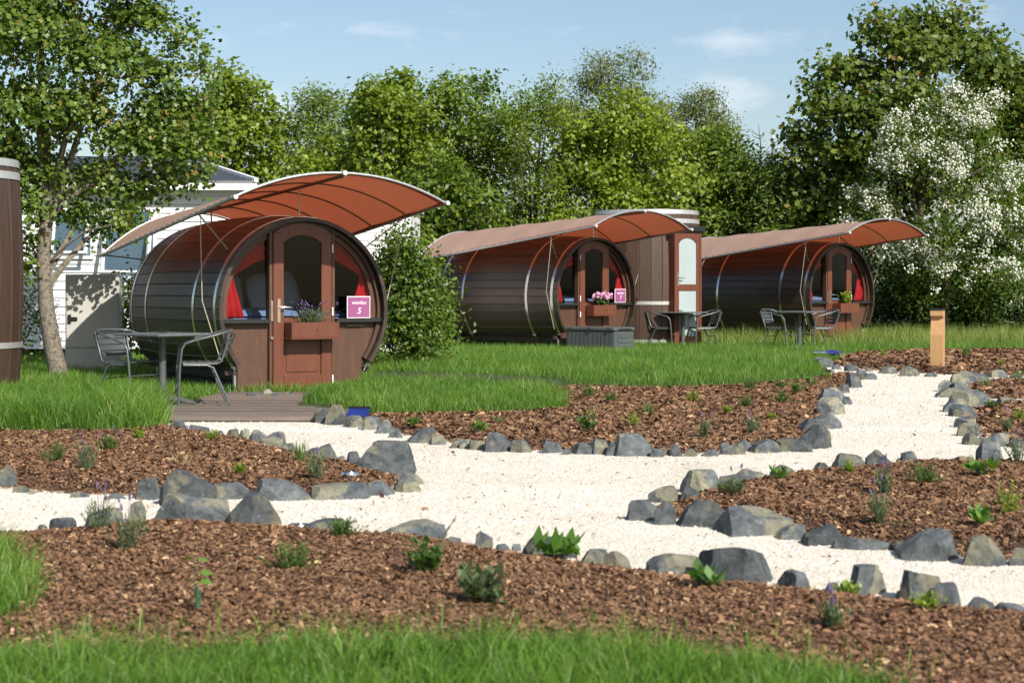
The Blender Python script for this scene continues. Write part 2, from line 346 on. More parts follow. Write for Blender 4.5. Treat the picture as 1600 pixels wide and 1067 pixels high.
# one meadow sheet out to the horizon
ys = np.concatenate([np.linspace(-30, 45, 76), np.geomspace(50, 1800, 14)]); xs = np.concatenate([-np.geomspace(1500, 20, 12), np.linspace(-16, 16, 17), np.geomspace(20, 1500, 12)])
GX, GY = np.meshgrid(xs, ys); idx = np.arange(GX.size).reshape(GX.shape)
Q = np.stack([idx[:-1, :-1], idx[:-1, 1:], idx[1:, 1:], idx[1:, :-1]], -1).reshape(-1, 4)
tag(mobj('ground', np_mesh('ground', np.c_[GX.ravel(), GY.ravel(), gzn(GY.ravel())-.04], None, Q, smooth=True), M['ground']), 'wide green meadow ground under the whole garden', 'ground', kind='structure')

W = poly_world
gravel_px = [(-330, 735), (0, 742), (230, 700), (258, 662), (300, 656), (420, 653), (505, 652), (560, 668), (760, 690), (1180, 690), (1290, 640), (1296, 585), (1290, 570), (1340, 574),
             (1420, 574), (1500, 582), (1620, 586), (1800, 586), (1950, 700), (1950, 1000), (1500, 975), (900, 915), (400, 850), (0, 850), (-330, 850)]
gravel_poly = sheet('gravel_path', W(gravel_px), M['gravel'], 0, 0, .35, 'winding path of bright cream white gravel between the beds', 'path')
front_px = [(-330, 836), (20, 834), (130, 824), (240, 814), (350, 816), (440, 823), (520, 829), (600, 834), (690, 838), (760, 852), (830, 864), (900, 874), (1000, 888), (1100, 902), (1200, 912), (1300, 922),
            (1400, 934), (1500, 946), (1600, 956), (1950, 975), (1950, 1160), (-330, 1160)]
left_px = smooth_poly([(-330, 668), (200, 668), (262, 662), (330, 676), (400, 686), (450, 700), (520, 715), (560, 722), (640, 740), (652, 755), (620, 768), (540, 776), (400, 778), (300, 777), (200, 776), (110, 773), (40, 768), (-60, 757), (-330, 740)], 1)
mid_px = smooth_poly([(505, 650), (560, 664), (620, 680), (700, 692), (780, 702), (860, 706), (960, 709), (1060, 711), (1150, 707), (1240, 702), (1285, 692), (1300, 665), (1306, 640), (1310, 622), (1330, 604), (1362, 588), (1330, 582), (1290, 584), (1240, 596), (1100, 604), (860, 602), (620, 640)], 1)
right_px = smooth_poly([(1000, 806), (1030, 780), (1080, 766), (1130, 755), (1190, 745), (1260, 740), (1330, 733), (1400, 726), (1500, 727), (1580, 727), (1700, 722), (1900, 722), (1900, 905), (1700, 893), (1590, 880), (1500, 872), (1400, 861), (1300, 850), (1200, 832), (1100, 818)], 1)
far_px = [(1296, 560), (1330, 551), (1480, 548), (1700, 546), (1900, 546), (1900, 586), (1600, 587), (1540, 587), (1480, 586), (1420, 583), (1350, 578), (1310, 573)]
isle_px = smooth_poly([(1490, 604), (1530, 595), (1600, 595), (1760, 598), (1760, 622), (1600, 624), (1540, 624), (1500, 615)], 1)
side_px = smooth_poly([(1505, 640), (1540, 631), (1600, 630), (1780, 632), (1780, 698), (1600, 696), (1545, 694), (1520, 680), (1508, 660)], 1)
beds = {}
for key, px, mound, lab in (('front', front_px, .07, 'reddish brown bark mulch bed in the foreground below the gravel path'),
                       ('left', left_px, .07, 'bark mulch bed on the left beside the tall grass'),
                       ('mid', mid_px, .06, 'long bark mulch bed in the middle below the round lawn'),
                       ('right', right_px, .08, 'bark mulch bed on the right coming to a stone point'),
                       ('far', far_px, .07, 'far bark mulch bed around the wooden post'),
                       ('isle', isle_px, .06, 'small bark mulch bed at the right edge nearest the wooden post'),
                       ('side', side_px, .06, 'small bark mulch bed at the right edge beside the narrow path')):
    beds[key] = (sheet('mulch_bed', W(px), M['mulchbase'], -.015, mound, .16 if key in ('front', 'left', 'right') else .3, lab, 'mulch bed'), mound)

lawn_front_px = [(-330, 1040), (0, 1038), (250, 1036), (480, 1028), (700, 1022), (900, 1026), (1050, 1034), (1200, 1050), (1330, 1075), (1420, 1100), (1480, 1130), (1480, 1330), (-330, 1330)]
lawn_corner_px = [(-330, 862), (0, 866), (36, 890), (56, 925), (58, 960), (30, 990), (-330, 1010)]
back_px = [(-700, 686), (0, 684), (150, 685), (235, 681), (262, 668), (262, 650), (300, 646), (410, 648), (500, 650), (620, 655), (800, 652), (884, 645), (888, 628), (850, 610), (900, 609), (1050, 612), (1180, 607), (1280, 592),
           (1290, 572), (1330, 555), (1480, 551), (1700, 549), (2300, 548)]
back_w = W(back_px)+[Vector((45, 75, 0)), Vector((-45, 75, 0))]
HUMP = [([(575, 586), (700, 600), (900, 609), (1050, 612), (1180, 607), (1283, 591), (1272, 568), (1150, 561), (900, 560), (700, 562), (600, 572)], .07),
        ([(440, 640), (520, 650), (620, 655), (800, 652), (886, 645), (886, 627), (820, 613), (700, 605), (560, 607), (470, 622)], .045),
        ([(-300, 685), (150, 685), (235, 681), (262, 666), (244, 645), (150, 626), (-300, 618)], .09)]
HUMP = [([tuple(q[:2]) for q in W(px)], h) for px, h in HUMP]
def hump(pts):
    z = np.zeros(len(pts))
    for poly, h in HUMP:
        k = inside(pts, poly); t = np.clip(edge_dist(pts[k], poly)/.55, 0, 1); z[k] += h*np.sqrt(t*(2-t))
    return z
LAWN = {}
LAWN['front'] = sheet('lawn', W(lawn_front_px), M['soil'], -.01, .03, .25, 'lawn soil of the near strip along the bottom edge', 'lawn')
LAWN['corner'] = sheet('lawn', W(lawn_corner_px), M['soil'], -.01, .05, .25, 'lawn soil of the small tuft at the lower left edge', 'lawn')
LAWN['back'] = sheet('lawn', back_w, M['soil'], -.015, .04, .9, 'wide lawn around the three lying barrels', 'lawn', hump, .24)

# ------------------------------------------------------------------ scattered stuff
def scatter(poly, dens_fn, ymin=None, ymax=None, margin=1.18):
    A = np.array([p[:2] for p in poly]); y0 = max(A[:, 1].min(), ymin or 0); y1 = min(A[:, 1].max(), ymax or 1e9)
    outp = []
    yy = y0
    while yy < y1:
        dy = min(max(.3, yy*.05), y1-yy+1e-6); xm = 800/F*(yy+dy)*margin+.6
        xa, xb = max(A[:, 0].min(), -xm), min(A[:, 0].max(), xm)
        if xb > xa:
            n = int(dens_fn(yy)*(xb-xa)*dy); p = np.c_[rng.uniform(xa, xb, n), rng.uniform(yy, yy+dy, n)]; outp.append(p[inside(p, poly)])
        yy += dy
    return np.concatenate(outp) if outp else np.zeros((0, 2))
def vnoise(p, s, seed=0.): return np.array([noise.noise((x*s+seed, y*s, seed)) for x, y in p])
def blades(p, z, h, wdt, lean, seg=2, az=None):
    n = len(p); a = rng.uniform(0, 2*np.pi, n) if az is None else az; fa = rng.uniform(0, 2*np.pi, n)
    sx, sy = np.cos(fa)*wdt/2, np.sin(fa)*wdt/2; dx, dy = np.cos(a)*lean*h, np.sin(a)*lean*h
    B = np.c_[p, z]; o = np.c_[sx, sy, np.zeros(n)]
    tip = B+np.c_[dx, dy, h*np.sqrt(np.clip(1-lean*lean*.6, .15, 1))]
    if seg == 1:
        V = np.stack([B-o, B+o, tip], 1).reshape(-1, 3); return V, np.arange(3*n).reshape(-1, 3), None, 3
    mid = B+np.c_[dx*.32, dy*.32, h*.58]
    V = np.stack([B-o, B+o, mid-o*.8, mid+o*.8, tip], 1).reshape(-1, 3); i = np.arange(n)[:, None]*5
    return V, i+np.array([[2, 3, 4]]), i+np.array([[0, 1, 3, 2]]), 5
def grass_obj(name, p, z, h, wdt, lean, seg, mat, label, tintbias=0., kind='stuff', az=None):
    V, F3, F4, k = blades(p, z, h, wdt, lean, seg, az); t = np.clip(rng.normal(.5+tintbias, .2, len(p))+.32*vnoise(p, .8, 4.)+.22*vnoise(p, 3.1, 9.), 0, 1)
    return tag(mobj(name, np_mesh(name, V, F3, F4, np.repeat(t, k)), M[mat]), label, 'grass', kind=kind)
def rect_poly(o, rz, x0, x1, y0, y1):
    c, s = math.cos(rz), math.sin(rz); return [(o[0]+c*x-s*y, o[1]+s*x+c*y) for x, y in ((x0, y0), (x1, y0), (x1, y1), (x0, y1))]

# placements of the big things
A1, A2, A3 = math.radians(31), math.radians(45), math.radians(42)
B1 = Vector((-2.44, 20.45, .0)); B2 = Vector((1.575, 31.8, .09)); B3 = Vector((X_at(1317, 35.5), 35.5, .09))
deck_rect = [(-3.62, 16.25), (-1.66, 16.05), (-1.30, 19.9), (-3.3, 19.9)]
excl = [rect_poly(B1, A1, -.86, .86, .1, 3.3), rect_poly(B2, A2, -.86, .86, .1, 3.3), rect_poly(B3, A3, -.86, .86, .1, 3.3), deck_rect]
gap = [tuple(P(u, v)[:2]) for u, v in ((560, 597), (700, 606), (840, 614), (880, 618), (885, 605), (840, 601), (700, 594), (590, 587))]

p = scatter(LAWN['front'], lambda y: 7500 if y < 7.5 else 1000, ymin=4.6)
cl = vnoise(p, 3.2); p = p[rng.uniform(0, 1, len(p)) < .8+.5*cl]; ed = np.clip(edge_dist(p, LAWN['front'])/.35, .25, 1)
grass_obj('grass', p, sheet_h(p, LAWN['front'], -.01, .03)-.01, rng.uniform(.10, .21, len(p))*(.55+.45*ed)*(1+.35*vnoise(p, 2.)+.45*vnoise(p, 7.)), rng.uniform(.003, .0062, len(p)), rng.uniform(.15, .98, len(p)), 2, 'grass', 'long fresh green grass along the bottom edge, closest to the viewer')
fr = [tuple(q_[:2]) for q_ in W([(u, v-(34 if v < 1200 else 0)) for u, v in lawn_front_px])]
p = scatter(fr, lambda y: 420, ymin=4.6); p = p[~inside(p, LAWN['front'])]; p = p[rng.uniform(0, 1, len(p)) < .5+.9*vnoise(p, 5.)]
grass_obj('grass', p, sheet_h(p, beds['front'][0], -.015, .07)-.005, rng.uniform(.04, .13, len(p)), rng.uniform(.003, .0055, len(p)), rng.uniform(.2, .95, len(p)), 2, 'grass', 'stray grass blades creeping into the foreground mulch', .08)
p = scatter(LAWN['corner'], lambda y: 5200)
grass_obj('grass', p, sheet_h(p, LAWN['corner'], -.01, .05)-.01, rng.uniform(.10, .24, len(p)), rng.uniform(.003, .006, len(p)), rng.uniform(.25, .95, len(p)), 2, 'grass', 'arching tuft of long grass at the lower left edge')
def back_filter(p):
    k = np.ones(len(p), bool)
    for e in excl[:3]: k &= ~inside(p, e)
    k &= ~(inside(p, deck_rect) & (hump(p) < .035))
    k &= ~(inside(p, gap) & (rng.uniform(0, 1, len(p)) < .9)); return p[k]
p = back_filter(scatter(LAWN['back'], lambda y: min(2600, 560000/y**2), ymax=22.5))
ed = edge_dist(p, LAWN['back']); hh = rng.uniform(.07, .165, len(p))*(1+.5*vnoise(p, 1.3))*(1+.2*(ed < .5))*np.where((p[:, 0] < -2.7) & (p[:, 1] < 18), 1.65, 1.)
grass_obj('grass', p, sheet_h(p, LAWN['back'], -.015, .04)+hump(p)-.01, hh, rng.uniform(.004, .0075, len(p)), rng.uniform(.2, .85, len(p)), 2, 'grass', 'thick grass around the nearest barrel, the deck and the tree')
p = back_filter(scatter(LAWN['back'], lambda y: min(2600, 560000/y**2), ymin=22.5, ymax=33.5))
hh = rng.uniform(.08, .18, len(p))*(1+.5*vnoise(p, .9))
grass_obj('grass', p, sheet_h(p, LAWN['back'], -.015, .04)+hump(p)-.01, hh, rng.uniform(.007, .012, len(p)), rng.uniform(.2, .8, len(p)), 1, 'grass', 'bright green round lawn in front of the two farther barrels')
p = back_filter(scatter(LAWN['back'], lambda y: 330, ymin=33.5, ymax=47))
hh = rng.uniform(.14, .42, len(p))*(1+.3*vnoise(p, .7))
grass_obj('meadow_grass', p, gzn(p[:, 1]), hh, rng.uniform(.010, .018, len(p)), rng.uniform(.1, .6, len(p)), 1, 'meadow', 'taller pale meadow grass along the foot of the trees')

# bark chips
def chips(poly, mound, dens, size, label):
    p = scatter(poly, dens); n = len(p)
    p = p[edge_dist(p, poly) > .02]
    for kl in ('front', 'corner', 'back'): p = p[~(inside(p, LAWN[kl]) & (edge_dist(p, LAWN[kl]) > .06))]
    if mound == 0:
        for kb in beds: p = p[~inside(p, beds[kb][0])]
    n = len(p)
    z = sheet_h(p, poly, -.015 if mound else .002, mound)+rng.uniform(.0, .016, n)
    L = size*rng.lognormal(0, .42, n); Wd = L*rng.uniform(.22, .6, n); lg = rng.uniform(0, 1, n) < .16; Wd = np.where(lg, Wd*.5, Wd); L = np.minimum(np.where(lg, L*1.9, L), size*2.6); a = rng.uniform(0, 2*np.pi, n)
    tilt = rng.normal(0, .38, n); roll = rng.normal(0, .35, n)
    ux = np.c_[np.cos(a)*np.cos(tilt), np.sin(a)*np.cos(tilt), np.sin(tilt)]; uy = np.c_[-np.sin(a)*np.cos(roll), np.cos(a)*np.cos(roll), np.sin(roll)]
    C = np.c_[p, z]; up = np.array([0, 0, 1.])*(L*.14)[:, None]; l2, w2 = (L/2)[:, None], (Wd/2)[:, None]; sk = rng.uniform(.5, 1.2, (n, 1))
    V = np.stack([C-ux*l2-uy*w2*sk, C-ux*l2*.8+uy*w2, C-uy*w2+up, C+uy*w2*sk+up, C+ux*l2-uy*w2*.7, C+ux*l2*.9+uy*w2*.8], 1).reshape(-1, 3)
    i = np.arange(n)[:, None]*6; F4 = np.concatenate([i+np.array([[0, 2, 3, 1]]), i+np.array([[2, 4, 5, 3]])])
    t = np.clip(rng.normal(.50, .20, n), 0, .93); bt = rng.uniform(0, 1, n) < .035; t[bt] = rng.uniform(.9, 1, bt.sum())
    o = mobj('bark_mulch', np_mesh('bark_mulch', V, None, F4, np.repeat(t, 6)), M['chip']); tag(o, label, 'mulch', kind='stuff')
chips(beds['front'][0], .07, lambda y: 9000, .0172, 'loose bark chips of the foreground bed')
chips(beds['left'][0], .07, lambda y: 4200, .023, 'loose bark chips of the left bed')
chips(beds['right'][0], .08, lambda y: 4400, .023, 'loose bark chips of the pointed right bed')
chips(beds['mid'][0], .06, lambda y: 1700, .033, 'loose bark chips of the long middle bed')
chips(beds['far'][0], .07, lambda y: 420, .058, 'loose bark chips round the wooden post')
chips(beds['isle'][0], .06, lambda y: 600, .05, 'loose bark chips of the small bed nearest the wooden post')
chips(beds['side'][0], .06, lambda y: 900, .045, 'loose bark chips of the small bed beside the narrow path')

chips(gravel_poly, 0, lambda y: 26 if y < 14 else 12, .017, 'stray bark bits blown onto the white gravel')
# gravel pebbles
p = scatter(gravel_poly, lambda y: 3600 if y < 10.5 else (1900 if y < 15 else 700))
for k in beds: p = p[~(inside(p, beds[k][0]) & (edge_dist(p, beds[k][0]) > .06))]
p = p[~inside(p, LAWN['back'])]
n = len(p); r = rng.lognormal(math.log(.0052), .34, n)*np.where(p[:, 1] > 15, 1.5, 1.); a = rng.uniform(0, 2*np.pi, n)
C = np.c_[p, gzn(p[:, 1])+.012*vnoise(p, 2.1, 0)*0-.001]; V = []
for k in range(4):
    an = a+k*np.pi/2+rng.uniform(-.4, .4, n); rr = r*rng.uniform(.7, 1.4, n); V.append(C+np.c_[np.cos(an)*rr, np.sin(an)*rr, np.zeros(n)])
V.append(C+np.c_[rng.normal(0, .3, n)*r, rng.normal(0, .3, n)*r, r*rng.uniform(.4, 1.05, n)])
i = np.arange(n)[:, None]*5
F3 = np.concatenate([i+np.array([[k, (k+1) % 4, 4]]) for k in range(4)])
t = np.clip(rng.beta(3, 1.6, n), .04, 1); t[rng.uniform(0, 1, n) < .02] = 0
tag(mobj('gravel', np_mesh('gravel', np.stack(V, 1).reshape(-1, 3), F3, None, np.repeat(t, 5)), M['pebble']), 'loose cream pebbles lying over the white path', 'gravel', kind='stuff')

# ------------------------------------------------------------------ border stones
def rock_mesh(seed, w, d, h, peak):
    r = random.Random(seed); bm = bmesh.new(); bmesh.ops.create_cube(bm, size=2)
    for _ in range(15):
        nrm = Vector((r.gauss(0, 1), r.gauss(0, 1), abs(r.gauss(.25, .7)))).normalized()
        sup = abs(nrm.x)+abs(nrm.y)+abs(nrm.z); dist = sup*r.uniform(.42, .76)
        g = bm.verts[:]+bm.edges[:]+bm.faces[:]
        res = bmesh.ops.bisect_plane(bm, geom=g, plane_co=nrm*dist, plane_no=nrm, clear_outer=True)
        es = [e for e in res['geom_cut'] if isinstance(e, bmesh.types.BMEdge)]
        if es: bmesh.ops.edgeloop_fill(bm, edges=es)
    bmesh.ops.triangulate(bm, faces=bm.faces[:])
    for _ in range(4):
        lim = .26
        es = [e for e in bm.edges if e.calc_length() > lim]
        if not es: break
        bmesh.ops.subdivide_edges(bm, edges=es, cuts=1); bmesh.ops.triangulate(bm, faces=bm.faces[:])
    co = np.array([v.co[:] for v in bm.verts]); mn, mxx = co.min(0), co.max(0)
    for v in bm.verts:
        q = [(v.co[k]-mn[k])/(mxx[k]-mn[k])*2-1 for k in range(3)]
        tz = (q[2]+1)/2; q[0] += (peak-.5)*1.5*tz*(1-abs(q[0])); q[0] *= 1-.12*tz
        qq = Vector(q)+Vector((seed*3.1, 0, 0)); nv = noise.noise_vector(qq*1.7)*.03+noise.noise_vector(qq*5.3)*.022+noise.noise_vector(qq*11)*.012
        v.co = Vector((q[0]*w/2, q[1]*d/2, tz*h))+Vector((nv.x*w*.6, nv.y*d*.6, nv.z*h*.6))
    bm.normal_update(); me = bpy.data.meshes.new('border_stone'); bm.to_mesh(me); bm.free()
    me.polygons.foreach_set('use_smooth', [True]*len(me.polygons)); me.set_sharp_from_angle(angle=math.radians(19)); return me
ORD = ['first', 'second', 'third', 'fourth', 'fifth', 'sixth', 'seventh', 'eighth', 'ninth', 'tenth', 'eleventh', 'twelfth', 'thirteenth', 'fourteenth', 'fifteenth', 'sixteenth', 'seventeenth', 'eighteenth', 'nineteenth', 'twentieth']
def ordw(i):
    if i < 20: return ORD[i]
    tens = {2: 'twenty', 3: 'thirty', 4: 'forty'}[(i+1)//10]; k = (i+1) % 10
    return tens+'-'+ORD[k-1] if k else {20: 'twentieth', 30: 'thirtieth', 40: 'fortieth'}[i+1]
ROWS = {
 'from the left along the foreground bed': [(12,838,34,9),(62,836,22,15),(92,832,46,24,.6),(156,828,68,33,.5),(213,816,28,35,.6),(289,820,126,50,.45),(283,792,86,58,.3),(391,825,82,54,.45),(500,832,78,19),(640,842,110,30,.8),(706,850,28,10),
   (755,856,30,25),(785,860,26,10),(808,861,18,10),(862,873,80,33,.4),(929,884,43,26),(967,892,46,30),(1056,899,84,35,.6),(1157,914,124,64,.7),(1248,920,58,31),(1302,923,30,12),(1356,930,72,46,.45),(1410,938,26,14),(1443,942,68,52,.35),(1480,947,46,36,.6),(1535,957,56,21),(1590,962,64,17)],
 'from the left along the far edge of the left bed': [(277,671,26,16),(312,681,36,17),(343,682,22,9),(363,684,20,13),(380,685,20,15),(400,690,32,18),(423,702,43,27),(450,707,22,14),(487,713,20,14),(506,721,35,28,.6),(531,721,18,8),(553,728,23,22),(603,741,94,52,.5),(643,758,40,21,.2),(634,769,42,20)],
 'from the left along the near edge of the left bed': [(4,761,36,34),(30,770,28,10),(48,772,16,6),(122,777,36,8),(177,780,38,8),(226,781,44,33,.45),(355,781,63,27),(435,782,102,33,.45),(538,781,112,26,.4),(590,774,60,21,.35)],
 'from the left along the front of the middle bed': [(502,661,24,22),(525,664,32,31),(553,668,35,18),(579,672,29,21),(601,677,27,21,.7),(619,684,24,14),(661,692,52,24,.45),(684,695,28,15),(717,700,27,14),(726,701,18,14),(744,703,28,15),(778,706,42,31,.35),(814,707,34,19),(861,708,34,20),(886,710,18,9),(909,710,33,19),(936,710,32,24),(960,712,36,21),(988,713,60,35,.3),(1026,714,24,12,.2),(1040,712,16,8),(1057,713,21,18),(1078,713,24,12),(1111,713,27,11),(1133,710,20,19),(1151,710,36,19,.7),(1167,705,22,18),(1196,708,50,21),(1242,706,60,21)],
 'from the front along the left side of the narrow path': [(1275,701,58,37,.55),(1272,678,44,24),(1292,670,50,26,.6),(1300,648,46,27),(1300,629,42,24),(1326,632,20,12),(1320,614,20,13),(1336,606,28,21),(1360,593,26,10),(1347,589,24,11)],
 'from the left in front of the far bed': [(1287,574,32,16),(1299,583,16,6),(1309,577,17,8),(1333,580,25,11),(1359,581,13,6),(1392,584,32,11),(1423,588,32,16),(1456,589,26,6)],
 'from the front round the small bed nearest the wooden post': [(1487,621,40,15),(1479,612,28,18),(1505,613,30,23),(1496,599,18,15),(1523,597,46,17),(1563,590,36,13),(1564,597,30,6),(1590,597,24,14)],
 'from the back along the right side of the narrow path': [(1575,636,36,16),(1523,637,58,28,.6),(1497,644,40,21),(1508,651,38,18),(1512,669,37,18),(1520,682,39,21),(1524,695,35,18),(1535,695,22,11),(1560,698,40,21),(1591,699,30,13)],
 'from the left along the far edge of the right bed': [(1042,785,54,27,.6),(1080,787,37,28),(1105,773,66,38,.5),(1144,764,38,22),(1167,757,41,24),(1186,751,29,14),(1224,747,46,20),(1258,746,26,10),(1287,745,38,21),(1330,740,64,31,.6),(1375,730,46,26,.3),(1406,728,11,12),(1423,729,28,24,.1),(1463,732,56,17,.6),(1512,730,46,18),(1556,731,49,40,.45)],
 'from the left along the near edge of the right bed': [(1008,814,54,32,.7),(1040,820,35,36),(1097,824,86,42,.4),(1185,837,108,46,.55),(1238,843,50,24),(1291,852,74,32,.4),(1352,860,94,20,.45),(1411,862,27,17),(1465,876,102,50,.7),(1545,885,77,46,.4),(1597,884,34,28)],
}
SPECIAL = {(289, 820): 'broad grey boulder, lower of the largest pair beside the foreground bed', (283, 792): 'tan topped boulder leaning behind the broad grey boulder',
           (391, 825): 'tan triangular stone right of the largest boulder pair', (1157, 914): 'largest grey stone on the right of the foreground bed', (603, 741): 'big tan topped stone at the tip of the left bed',
           (1185, 837): 'half dark half tan stone near the point of the right bed', (1556, 731): 'tall round-backed stone at the right end of the right bed', (435, 782): 'long tan faced stone on the near edge of the left bed'}
seed = 100
for row, lst in ROWS.items():
    for i, e in enumerate(lst):
        u, v, wp, hp = e[:4]; peak = e[4] if len(e) > 4 else R.uniform(.3, .7); q = P(u, v); s = F/q.y; seed += 1
        wd = wp/s*1.06; dp = max(min(wd*R.uniform(.6, .85), .34), wd*.45); hh = max(hp/s-dp*H/q.y*.5, .35*hp/s)+.05
        o = mobj('border_stone', rock_mesh(seed, wd, dp, hh, peak), M['rock'])
        o.location = (q.x, q.y+dp*.45, q.z-.045); o.rotation_euler = (0, 0, R.uniform(-.25, .25))
        size = 'large' if wd > .2 else ('small' if wd < .1 else 'midsize')
        tag(o, SPECIAL.get((u, v), '%s grey stone, %s %s' % (size, ordw(i), row)), 'stone', 'grey stones edging the beds')
for i, (u, v, wp, hp) in enumerate([(395, 625, 34, 7), (418, 622, 26, 10), (432, 624, 22, 6), (455, 622, 30, 6)]):
    q = P(u, v); s = F/q.y; o = mobj('border_stone', rock_mesh(700+i, wp/s, .12, hp/s+.05, .5), M['rock'], None, (q.x, q.y, q.z-.02))
    tag(o, 'small flat grey stone, %s from the left under the front of the nearest barrel' % ordw(i), 'stone', 'grey stones under the barrel')

# ------------------------------------------------------------------ barrel cabins
def arc(r, a0, a1, n, zc=1.0): return [(r*math.cos(math.radians(a0+(a1-a0)*i/n)), zc+r*math.sin(math.radians(a0+(a1-a0)*i/n))) for i in range(n+1)]
BL, ZC, NST = 3.2, 1.0, 34
def brad(y): return 1.085+.06*(1-((y-BL/2)/(BL/2))**2)
STEP = 254./NST
def stave_mesh():
    mb = MB(); V = []; Fs = []; ns = 10; h = math.radians(STEP/2)
    for i in range(ns+1):
        y = -.0+BL*i/ns; r = brad(y)
        for (rr, a) in ((r-.045, -h), (r-.006, -h*.985), (r, -h*.90), (r, h*.90), (r-.006, h*.985), (r-.045, h)): V.append((rr*math.sin(a), y, rr*math.cos(a)))
    for i in range(ns):
        for k in range(6): Fs.append((i*6+k, i*6+(k+1) % 6, (i+1)*6+(k+1) % 6, (i+1)*6+k))
    Fs += [(0, 1, 2, 3, 4, 5), tuple(ns*6+k for k in (5, 4, 3, 2, 1, 0))]
    return mb.add(V, Fs).mesh('stave', 30)
def text_mesh(s, size, depth=.002, shear=.25):
    c = bpy.data.curves.new('lettering', 'FONT'); c.body = s; c.size = size; c.extrude = depth; c.align_x = 'CENTER'; c.shear = shear; c.resolution_u = 3
    o = bpy.data.objects.new('lettering', c); COL.objects.link(o); dg = bpy.context.evaluated_depsgraph_get()
    me = bpy.data.meshes.new_from_object(o.evaluated_get(dg)); COL.objects.unlink(o); bpy.data.objects.remove(o); bpy.data.curves.remove(c); me.name = 'lettering'; me.materials.clear(); return me
def local(root_loc, rz, x, y, z=0): c, s = math.cos(rz), math.sin(rz); return Vector((root_loc[0]+c*x-s*y, root_loc[1]+s*x+c*y, root_loc[2]+z))

def curtain(side, loc, rz, label):
    V = []; Fs = []; n, m = 26, 14
    # spine rows from the door head to the tie-back and down to the sill
    rows = [((.43, 1.90), (.43, 1.58)), ((.58, 1.84), (.54, 1.55)), ((.72, 1.71), (.65, 1.49)), ((.83, 1.57), (.75, 1.43)), ((.90, 1.46), (.815, 1.385)), ((.935, 1.36), (.80, 1.30)), ((.965, 1.18), (.755, 1.16)), ((.965, 1.0), (.71, 1.0)), ((.945, .895), (.68, .895))]
    for i in range(n+1):
        f = i/n*(len(rows)-1); k = min(int(f), len(rows)-2); t = f-k
        o0 = Vector(rows[k][0]).lerp(Vector(rows[k+1][0]), t); i0 = Vector(rows[k][1]).lerp(Vector(rows[k+1][1]), t)
        for j in range(m+1):
            q = o0.lerp(i0, j/m); V.append((side*q.x, .225+.022*math.sin(j/m*19+i*.08)+.01*math.sin(i*.5), q.y))
    for i in range(n):
        for j in range(m): a = i*(m+1)+j; Fs.append((a, a+1, a+m+2, a+m+1))
    me = bpy.data.meshes.new('curtain'); me.from_pydata(V, [], Fs); me.polygons.foreach_set('use_smooth', [True]*len(Fs))
    o = mobj('curtain', me, M['curtain'], None, loc); o.rotation_euler = (0, 0, rz)
    md = o.modifiers.new('thick', 'SOLIDIFY'); md.thickness = .004
    tie = MB().tube([(side*.84, .195, 1.41), (side*.875, .186, 1.43), (side*.905, .195, 1.45), (side*.915, .25, 1.45), (side*.88, .265, 1.43), (side*.85, .25, 1.41)], .012, 6, True).build('tie_band', M['curtain'], o, 40)
    return tag(o, label, 'curtain', 'red barrel curtains')

